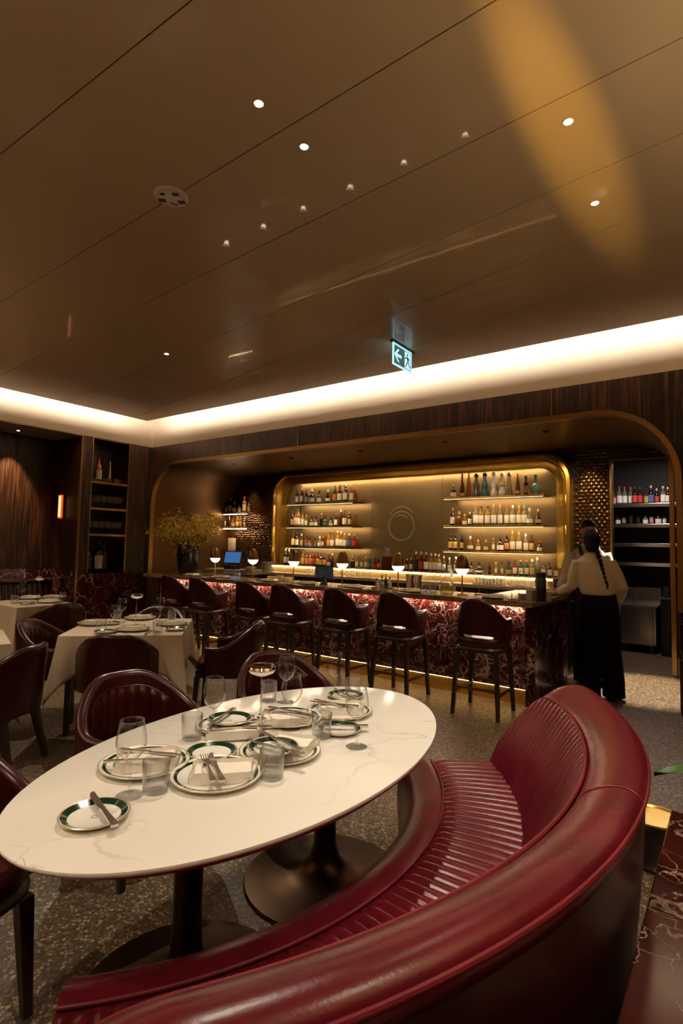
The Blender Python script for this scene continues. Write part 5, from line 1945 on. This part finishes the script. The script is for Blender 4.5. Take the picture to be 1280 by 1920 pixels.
bottle('wine', 'black', 'k', 'k', (XL - .26, yA + .42, .931), .50, 'third large in the bottom niche', 'bottles in the niche', 1.57)

# ---- sconce on the nook side wall
p = at(115, 950, y=NY0 - .03)
t = thing('wall_sconce', 'glowing amber ribbed glass wall sconce in the dining nook', 'wall lamp', (p.x, NY0 - .0125, p.z))
mb = MB()
vs, fs = [], []
for i in range(25):
    a = PI + PI * i / 24
    k = 1 + .05 * math.cos(i * PI / 1)
    for z in (-.19, .19):
        vs.append((.062 * k * math.cos(a), .062 * k * math.sin(a), z))
mb.add(vs, [(2 * i, 2 * i + 2, 2 * i + 3, 2 * i + 1) for i in range(24)])
msc, nt_, b_, N_, L_ = nmat('amber_sconce_glass')
b_.inputs['Base Color'].default_value = (.35, .08, .02, 1)
b_.inputs['Roughness'].default_value = .2
b_.inputs['Emission Color'].default_value = (1.0, .10, .012, 1)
b_.inputs['Emission Strength'].default_value = 1.0
mb.build('ribbed_glass', msc, t)
MB().box(-.075, .075, -.004, .0, -.21, .21).build('back_plate', M['gold_satin'], t, smooth=False)
MB().box(.066, .076, -.030, -.004, -.21, .21).build('side_fin', M['gold_satin'], t, smooth=False)
MB().lathe([(.018, -.17), (.018, .17)], 12, (.022, -.056, 0)).build('light_tube', emit_mat('sconce_tube', (1, .45, .18), 2.2), t)

# ================================================================== PEOPLE
def ell(mb, c, rx, ry, rz, side, n=14, tilt=None):
    """ellipsoid; side = horizontal unit vector of its x axis"""
    sx = Vector((side[0], side[1], 0)).normalized()
    sy = Vector((-sx.y, sx.x, 0))
    c = Vector(c)
    up = Vector(tilt).normalized() if tilt else Vector((0, 0, 1))
    rings = []
    for i in range(1, 10):
        a = -PI / 2 + PI * i / 10
        rings.append([c + sx * rx * math.cos(a) * math.cos(2 * PI * q / n) + sy * ry * math.cos(a) * math.sin(2 * PI * q / n) + up * rz * math.sin(a) for q in range(n)])
    mb.loft(rings)


def stack(mb, secs, side, n=18):
    """loft of horizontal ellipses (centre, rx, ry)"""
    sx = Vector((side[0], side[1], 0)).normalized()
    sy = Vector((-sx.y, sx.x, 0))
    mb.loft([[Vector(c) + sx * rx * math.cos(2 * PI * q / n) + sy * ry * math.sin(2 * PI * q / n) for q in range(n)] for c, rx, ry in secs])


def skin_over(o, vox, it=8):
    m = o.modifiers.new('join', 'REMESH')
    m.mode = 'VOXEL'
    m.voxel_size = vox
    m.use_smooth_shade = True
    s = o.modifiers.new('soften', 'SMOOTH')
    s.factor = .5
    s.iterations = it


def hand(mb, wrist, d, nrm, thumb_side, curl=.35):
    d, nrm = Vector(d).normalized(), Vector(nrm).normalized()
    sd = d.cross(nrm).normalized() * thumb_side
    w = Vector(wrist)
    mb.tube([w - d * .01, w + d * .02, w + d * .055, w + d * .085], [.022, .026, .032, .027], 8)
    for k, (o, ln) in enumerate(((.026, .072), (.009, .080), (-.009, .076), (-.026, .060))):
        b = w + d * .078 + sd * o
        p1 = b + d * ln * .5 - nrm * ln * .12 * curl * 2
        p2 = b + d * ln * .95 - nrm * ln * .45 * curl * 2
        mb.tube([b, p1, p2], [.0095, .009, .0075], 7)
    b = w + d * .025 + sd * .024
    mb.tube([b, b + d * .03 + sd * .025, b + d * .055 + sd * .033 - nrm * .008], [.012, .011, .009], 7)


def head(mb, c, f, s, k=1.0):
    """skull, jaw, nose, ears; f = looking direction"""
    c, f = Vector(c), Vector(f).normalized()
    sd = Vector((f.y, -f.x, 0)).normalized()
    ell(mb, c + Vector((0, 0, .02)) * k - f * .008, .073 * k, .094 * k, .105 * k, sd)
    ell(mb, c + f * .028 * k + Vector((0, 0, -.055)) * k, .055 * k, .062 * k, .065 * k, sd)
    mb.tube([c + f * .088 * k + Vector((0, 0, .02)), c + f * .108 * k + Vector((0, 0, -.018))], [.009, .014], 7)
    mb.tube([c + f * .088 * k - sd * .02 + Vector((0, 0, -.055)), c + f * .092 * k + Vector((0, 0, -.056)), c + f * .088 * k + sd * .02 + Vector((0, 0, -.055))], [.006, .009, .006], 6)
    for q in (-1, 1):
        ell(mb, c + sd * .075 * q * k - f * .005 + Vector((0, 0, -.005)), .012, .022, .032, sd)
        mb.tube([c + f * .083 * k + sd * .045 * q + Vector((0, 0, .034)), c + f * .093 * k + sd * .02 * q + Vector((0, 0, .036))], [.006, .007], 6)


def eyes(parent, c, f, k=1.0):
    c, f = Vector(c), Vector(f).normalized()
    sd = Vector((f.y, -f.x, 0)).normalized()
    mb = MB()
    for q in (-1, 1):
        ell(mb, c + f * .082 * k + sd * .031 * q + Vector((0, 0, .012)), .012, .010, .008, sd, 10)
    mb.build('eyes', pm('eye', (.05, .03, .02), .2), parent)


# ---------------- woman, back to the camera
W = Vector((-1.12, 5.93, 0))
wf = Vector((-.30, .954, 0)).normalized()       # facing
ws = Vector((wf.y, -wf.x, 0))                   # her right
Z = lambda z: Vector((0, 0, z))
pw = thing('person', 'person with long dark braid, white shirt and black trousers, leaning on the bar', 'person', (0, 0, 0))
lean = -ws * .03 + wf * .02
hc = W + lean * 2 + Z(1.545) + wf * .02
mb = MB()
stack(mb, [(W + Z(.80), .135, .10), (W + Z(.90), .165, .115), (W + Z(1.0), .145, .10), (W + lean * .5 + Z(1.10), .135, .095), (W + lean + Z(1.25), .155, .105), (W + lean * 1.4 + Z(1.36), .155, .085), (W + lean * 1.6 + Z(1.41), .09, .06)], ws)
mb.tube([W + lean * 1.6 + Z(1.38), W + lean * 1.9 + wf * .01 + Z(1.48)], [.055, .048], 12)
head(mb, hc, (wf + ws * .15).normalized(), None)
lsh, rsh = W + lean * 1.4 - ws * .165 + Z(1.355), W + lean * 1.4 + ws * .165 + Z(1.355)
lel = W - ws * .25 + wf * .02 + Z(1.10)
lwr = Vector((-1.545, 5.99, 1.018))
rel = W + ws * .205 - wf * .03 + Z(1.10)
rwr = W + ws * .185 + wf * .10 + Z(.94)
mb.tube([lsh, lsh.lerp(lel, .5), lel], [.036, .036, .034], 10)
mb.tube([lel, lel.lerp(lwr, .5), lwr], [.038, .034, .025], 10)
mb.tube([rsh, rsh.lerp(rel, .5), rel], [.036, .036, .034], 10)
mb.tube([rel, rel.lerp(rwr, .5), rwr], [.038, .034, .025], 10)
hand(mb, lwr, (-.9, .25, -.12), (0, 0, 1), 1, .12)
hand(mb, rwr, (-.2, .35, -.8), (.8, .3, 0), 1, .4)
lft, rft = W - ws * .095 - wf * .02, W + ws * .13 + wf * .05
for ft, sg in ((lft, -1), (rft, 1)):
    hip = W + ws * .085 * sg + Z(.86)
    kn = hip.lerp(ft, .52) + Z(-.0) + wf * .01
    kn.z = .47
    mb.tube([hip, kn, ft + Z(.09)], [.085, .056, .038], 12)
    mb.tube([ft + Z(.06) - wf * .03, ft + Z(.04) + wf * .08, ft + Z(.03) + wf * .15], [.034, .034, .024], 10)
b = mb.build('body', M['skin'], pw)
skin_over(b, .007, 4)
mb = MB()
stack(mb, [(W + Z(1.02), .150, .115), (W + lean * .4 + Z(1.06), .165, .128), (W + lean * .6 + Z(1.13), .175, .135), (W + lean + Z(1.25), .178, .13), (W + lean * 1.4 + Z(1.35), .175, .105), (W + lean * 1.55 + Z(1.40), .115, .08), (W + lean * 1.7 + Z(1.435), .07, .062)], ws)
mb.tube([lsh + ws * .02, lsh.lerp(lel, .5), lel, lel.lerp(lwr, .45), lwr + (lel - lwr).normalized() * .035], [.060, .058, .054, .050, .036], 12)
mb.tube([rsh - ws * .02, rsh.lerp(rel, .5), rel, rel.lerp(rwr, .45), rwr + (rel - rwr).normalized() * .03], [.060, .058, .056, .052, .038], 12)
s = mb.build('shirt', M['shirt'], pw)
skin_over(s, .011, 5)
MB().tube([W + lean * 1.72 + Z(1.43) + (ws * math.cos(a) * .062 + wf * math.sin(a) * .055) for a in [2 * PI * i / 20 for i in range(20)]], .013, 8, True).build('collar', M['shirt'], pw)
mb = MB()
stack(mb, [(W + Z(.78), .165, .125), (W + Z(.90), .180, .130), (W + Z(1.0), .160, .115), (W + Z(1.075), .146, .108)], ws)
for ft, sg in ((lft, -1), (rft, 1)):
    hip = W + ws * .085 * sg + Z(.84)
    k1 = hip.lerp(ft, .5)
    k1.z = .48
    mb.tube([hip, hip.lerp(k1, .6), k1, ft + Z(.22), ft + Z(.03)], [.105, .098, .092, .098, .105], 14)
tr = mb.build('trousers', M['trouser'], pw)
skin_over(tr, .011, 5)
mb = MB()
for ft in (lft, rft):
    mb.loft([[ft + wf * (y + .075 * math.sin(q) * 1.7) + ws * .043 * math.cos(q) + Z(z) for q in [2 * PI * i / 14 for i in range(14)]] for y, z in ((.06, 0), (.06, .03), (.05, .06))])
mb.build('shoes', M['black'], pw)
mb = MB()
ell(mb, hc + Z(.030) - wf * .014, .083, .103, .108, ws)
ell(mb, hc + Z(-.03) - wf * .045, .070, .065, .075, ws)
hr = mb.build('hair', M['hair'], pw)
skin_over(hr, .009, 4)
mb = MB()
bs = hc - wf * .085 + Z(-.06) + ws * .035
for i in range(9):
    c = bs + ws * (.010 * i * .9) + wf * (-.05 * min(1, i / 3) - .004 * i) + Z(-.040 * i)
    ell(mb, c, .024 - .0013 * i, .020 - .001 * i, .030 - .001 * i, ws, 10)
c = bs + ws * .085 + wf * -.08 + Z(-.355)
ell(mb, c, .012, .012, .04, ws, 8)
mb.build('braid', M['hair'], pw)

# ---------------- man, turned towards her, mostly hidden
P = Vector((-1.355, 6.60, 0))
mf = Vector((.42, -.90, 0)).normalized()
ms = Vector((mf.y, -mf.x, 0))                   # his right (left in the photo)
pmn = thing('person', 'person with short dark hair, white shirt and dark apron, half hidden', 'person', (0, 0, 0))
hc2 = P + Z(1.675) + mf * .03
mb = MB()
stack(mb, [(P + Z(.84), .14, .10), (P + Z(.95), .165, .115), (P + Z(1.08), .15, .105), (P + Z(1.30), .175, .115), (P + Z(1.43), .18, .095), (P + Z(1.50), .10, .065)], ms)
mb.tube([P + Z(1.46), P + mf * .015 + Z(1.59)], [.062, .056], 12)
head(mb, hc2, mf, None, 1.06)
rs2, ls2 = P + ms * .185 + Z(1.43), P - ms * .185 + Z(1.43)
re2, le2 = P + ms * .245 + mf * .03 + Z(1.16), P - ms * .24 + Z(1.14)
rw2 = Vector((-1.585, 6.28, 1.025))
lw2 = P - ms * .22 + mf * .10 + Z(.92)
for a, e_, w_ in ((rs2, re2, rw2), (ls2, le2, lw2)):
    mb.tube([a, a.lerp(e_, .5), e_], [.042, .042, .038], 10)
    mb.tube([e_, e_.lerp(w_, .5), w_], [.042, .037, .027], 10)
hand(mb, rw2, (-.75, -.5, -.15), (0, 0, 1), -1, .12)
hand(mb, lw2, (.1, -.2, -.9), (-.8, .2, 0), 1, .4)
lf2, rf2 = P - ms * .10, P + ms * .10 + mf * .04
for ft, sg in ((lf2, -1), (rf2, 1)):
    hip = P + ms * .09 * sg + Z(.90)
    kn = hip.lerp(ft, .5)
    kn.z = .49
    mb.tube([hip, kn, ft + Z(.09)], [.09, .06, .042], 12)
    mb.tube([ft + Z(.06) - mf * .03, ft + Z(.04) + mf * .09, ft + Z(.03) + mf * .17], [.036, .038, .028], 10)
b = mb.build('body', M['skin'], pmn)
skin_over(b, .007, 4)
eyes(pmn, hc2, mf, 1.06)
mb = MB()
stack(mb, [(P + Z(1.0), .160, .118), (P + Z(1.12), .175, .13), (P + Z(1.30), .195, .135), (P + Z(1.42), .195, .112), (P + Z(1.48), .13, .085), (P + Z(1.52), .075, .068)], ms)
for a, e_, w_, q in ((rs2, re2, rw2, -1), (ls2, le2, lw2, 1)):
    mb.tube([a + ms * .02 * q, a.lerp(e_, .5), e_, e_.lerp(w_, .5), w_ + (e_ - w_).normalized() * .03], [.075, .070, .064, .058, .042], 12)
s = mb.build('shirt', M['shirt'], pmn)
skin_over(s, .011, 5)
MB().tube([P + Z(1.525) + (ms * math.cos(a) * .068 + mf * math.sin(a) * .06) for a in [2 * PI * i / 20 for i in range(20)]], .014, 8, True).build('collar', M['shirt'], pmn)
mb = MB()
stack(mb, [(P + Z(.82), .165, .125), (P + Z(.94), .178, .130), (P + Z(1.04), .165, .122)], ms)
for ft, sg in ((lf2, -1), (rf2, 1)):
    hip = P + ms * .09 * sg + Z(.88)
    k1 = hip.lerp(ft, .5)
    k1.z = .49
    mb.tube([hip, k1, ft + Z(.03)], [.105, .085, .072], 14)
tr = mb.build('trousers', M['trouser'], pmn)
skin_over(tr, .011, 5)
# apron bib, skirt and straps
mb = MB()


def apr(u, v):
    z = .55 + .82 * v
    hw = .17 if z < 1.05 else .17 - .06 * (z - 1.05) / .32
    x = (u * 2 - 1) * hw
    d = (.152 if z < 1.2 else .150 - .02 * (z - 1.2) / .2) - 1.4 * x * x
    return P + ms * x + mf * d + Z(z)


mb.grid(apr, 10, 14)
ap = mb.build('apron', M['apron'], pmn)
so = ap.modifiers.new('thick', 'SOLIDIFY')
so.thickness = .004
for q in (-1, 1):
    MB().tube([P + ms * .085 * q + mf * .142 + Z(1.36), P + ms * .10 * q + mf * .115 + Z(1.44), P + ms * .10 * q + mf * .02 + Z(1.515), P + ms * .09 * q - mf * .10 + Z(1.44), P + ms * .05 * q - mf * .14 + Z(1.2)], .016, 8).build('apron_strap', M['apron'], pmn)
mb = MB()
for ft in (lf2, rf2):
    mb.loft([[ft + mf * (.06 + .08 * math.sin(q) * 1.7) + ms * .046 * math.cos(q) + Z(z) for q in [2 * PI * i / 14 for i in range(14)]] for z in (0, .035, .07)])
mb.build('shoes', M['black'], pmn)
mb = MB()
ell(mb, hc2 + Z(.055) - mf * .018, .082, .105, .088, ms)
ell(mb, hc2 + Z(.015) - mf * .05, .080, .072, .080, ms)
hr = mb.build('hair', M['hair'], pmn)
skin_over(hr, .009, 4)

# ================================================================== CEILING FITTINGS
p, q = at(735, 637, z=ZC), at(772, 661, z=ZC)
xs_ = (p.x + q.x) / 2
ya, yb = p.y + .02, q.y - .02
es = thing('exit_sign', 'glowing teal exit sign with arrow and running figure hanging from the ceiling', 'exit sign', (xs_, (ya + yb) / 2, ZC))
hw = (yb - ya) / 2
MB().bbox(-.02, .02, -hw - .03, hw + .03, -.014, 0, .003).build('ceiling_plate', M['dark_steel'], es, smooth=False)
MB().bbox(-.006, .006, -hw, hw, -.238, -.014, .002).build('light_panel', emit_mat('sign_edge', (.35, .72, 1.0), 1.5), es, smooth=False)
gf_ = MB().box(.0061, .0075, -hw + .018, hw - .018, -.222, -.032).build('green_field', emit_mat('sign_green', (.002, .075, .085), 1.0), es, smooth=False)
pic = emit_mat('sign_white', (.50, .85, .95), 1.1)


def flat(polys, x0=.0076, x1=.0086):
    mb = MB()
    for poly in polys:
        n = len(poly)
        vs = [(x0, y, z) for y, z in poly] + [(x1, y, z) for y, z in poly]
        mb.add(vs, [tuple(range(n)), tuple(reversed(range(n, 2 * n)))] + [((i + 1) % n, i, n + i, n + (i + 1) % n) for i in range(n)])
    return mb


cz = -.127
aw = -hw * .50
flat([[(aw - .075, cz), (aw - .01, cz + .065), (aw + .025, cz + .065), (aw - .025, cz + .015), (aw + .07, cz + .015), (aw + .07, cz - .015), (aw - .025, cz - .015), (aw + .025, cz - .065), (aw - .01, cz - .065)]]).build('arrow', pic, gf_, smooth=False)
dw = hw * .52
flat([[(dw - .06, -.215), (dw + .062, -.215), (dw + .062, -.04), (dw - .06, -.04)]]).build('door_shape', pic, gf_, smooth=False)
fig = [[(dw + .012 * math.cos(a) * 1.1 - .008, -.070 + .014 * math.sin(a)) for a in [2 * PI * i / 12 for i in range(12)]],
       [(dw - .022, -.092), (dw + .012, -.092), (dw + .020, -.135), (dw - .006, -.135)],
       [(dw - .022, -.092), (dw - .060, -.112), (dw - .064, -.122), (dw - .018, -.106)],
       [(dw + .010, -.094), (dw + .044, -.112), (dw + .050, -.122), (dw + .010, -.108)],
       [(dw - .006, -.133), (dw + .010, -.133), (dw - .018, -.178), (dw - .044, -.205), (dw - .058, -.205), (dw - .030, -.172)],
       [(dw + .004, -.133), (dw + .020, -.133), (dw + .036, -.170), (dw + .060, -.182), (dw + .060, -.192), (dw + .026, -.180)]]
flat(fig, .0087, .0097).build('running_figure', pm('sign_figure', (.0, .05, .06), .4, emit=(.0, .04, .05), es=.4), gf_, smooth=False)

p = at(321, 368, z=ZC)
cd = thing('ceiling_detector', 'round pale ceiling cover with dark square prints', 'detector', (p.x, p.y, ZC))
MB().lathe([(.0, -.012), (.06, -.012), (.092, -.010), (.102, -.004), (.103, 0)], 40).build('cover', pm('beige_cover', (.80, .70, .60), .5), cd)
MB().surf([(.060, -.0118), (.088, -.0112), (.088, -.0122), (.060, -.0128)], 40).build('ring', pm('cover_ring', (.70, .60, .50), .5), cd)
blk = pm('dark_print', (.05, .035, .03), .5)
for k, (dx, dy, w_) in enumerate(((-.062, -.018, .022), (.02, .060, .022), (.052, -.008, .02), (-.01, -.055, .014))):
    MB().box(-w_, w_, -w_ * .7, w_ * .7, -.0140, -.0125).xf((dx, dy, 0), .6).build('dark_print', blk, cd, smooth=False)
for k in range(3):
    MB().box(-.006, .006, -.009, .009, -.0140, -.0125).xf((-.040 + k * .008, .030 + k * .014, 0), .9).build('red_print', pm('red_print', (.35, .05, .04), .5), cd, smooth=False)
for px, lab in (((880, 535), 'small round sprinkler cap in the ceiling left of the exit sign beam'), ((278, 708), 'tiny round sprinkler cap in the ceiling above the cove corner')):
    p = at(*px, z=ZC)
    t = thing('sprinkler_cap', lab, 'sprinkler', (p.x, p.y, ZC), 0, 'sprinkler caps')
    MB().lathe([(.0, -.010), (.030, -.009), (.036, -.004), (.037, 0)], 24).build('cap', M['ceiling'], t)
    MB().surf([(.037, 0), (.041, 0), (.041, -.003), (.037, -.003)], 24).build('ring', M['copper_edge'], t)

# ================================================================== RIGHT FOREGROUND
lg = thing('marble_ledge', 'low dark red marble planter ledge at the right behind the banquette', 'ledge', (0, 0, 0))
LX = -.19
ed = [.90, 1.52, 2.12]
for k in range(2):
    MB().bbox(LX, .9, ed[k] + .001, ed[k + 1] - .001, .58, .62, .004).build('top_slab', M['marble_red'], lg, smooth=False)
MB().box(LX + .02, .88, ed[0] + .02, ed[2] - .02, 0, .58).build('body', M['marble_red'], lg, smooth=False)
pl = thing('potted_plant', 'green leaf of a plant reaching in at the right edge', 'plant', (.20, 1.98, .62))
MB().lathe([(.0, 0), (.10, 0), (.14, .18), (.13, .18), (.10, .02), (0, .02)], 24).build('pot', M['vase'], pl)
gl = pm('glossy_leaf', (.035, .10, .02), .35)
rl = random.Random(3)
for k in range(9):
    a = PI + .06 if k == 0 else rl.uniform(-1.1, 1.1)
    ln = .42 if k == 0 else rl.uniform(.28, .42)
    hgt = .06 if k == 0 else rl.uniform(.1, .35)
    d = Vector((math.cos(a), math.sin(a), 0))
    sdv = Vector((-d.y, d.x, 0))

    def lf(u, v, d=d, sdv=sdv, ln=ln, hgt=hgt):
        w_ = .055 * math.sin(PI * min(1, (u - .3) / .7)) ** .7 if u > .3 else .003
        return Vector((0, 0, .15)) + d * ln * u + sdv * w_ * (v * 2 - 1) + Z(hgt * math.sin(u * 2.6) - .03 * u * u + .012 * abs(v * 2 - 1))
    MB().grid(lf, 12, 4).build('leaf', gl, pl)
spotg = spot('added_gold_uplight_lamp', (-.03, 1.15, .78), (-.66, 2.76, ZC), 250, 44, 1.0, (1.0, .60, .10), .02)  # added lamp standing in for the reflected light of the golden ceiling patch
_d = (Vector((-.64, 2.78, ZC)) - Vector((-.03, 1.15, .78))).normalized()
_y = Vector((.04, 1, 0))
_y = (_y - _d * _y.dot(_d)).normalized()
_x = _y.cross(-_d)
spotg.rotation_euler = Matrix((_x, _y, -_d)).transposed().to_euler()
spotg.scale = (.18, 1, 1)
ul = thing('added_gold_uplight', 'added brass uplight on the ledge, made up to cast the golden ceiling patch', 'uplight', (-.03, 1.15, .62))
MB().lathe([(.0, 0), (.05, 0), (.05, .01), (.03, .02), (.03, .08), (.045, .12), (.04, .12), (.02, .08), (0, .08)], 20).build('housing', M['gold_satin'], ul)
MB().lathe([(.0, .09), (.03, .09), (.03, .095), (0, .095)], 16).build('lens', emit_mat('uplight_lens', (1, .65, .2), 4.0), ul)
sd_ = thing('drinks_table', 'small drum side table with brass tray top behind the banquette', 'side table', (-.335, 3.02, 0))
MB().lathe([(.0, 0), (.10, 0), (.11, .02), (.095, .04), (.09, .18), (.11, .21), (0, .21)], 28).build('drum', M['frame_wood'], sd_)
MB().lathe([(.0, .2101), (.112, .2101), (.120, .222), (.116, .222), (.110, .214), (0, .214)], 32).build('brass_tray', M['gold'], sd_)
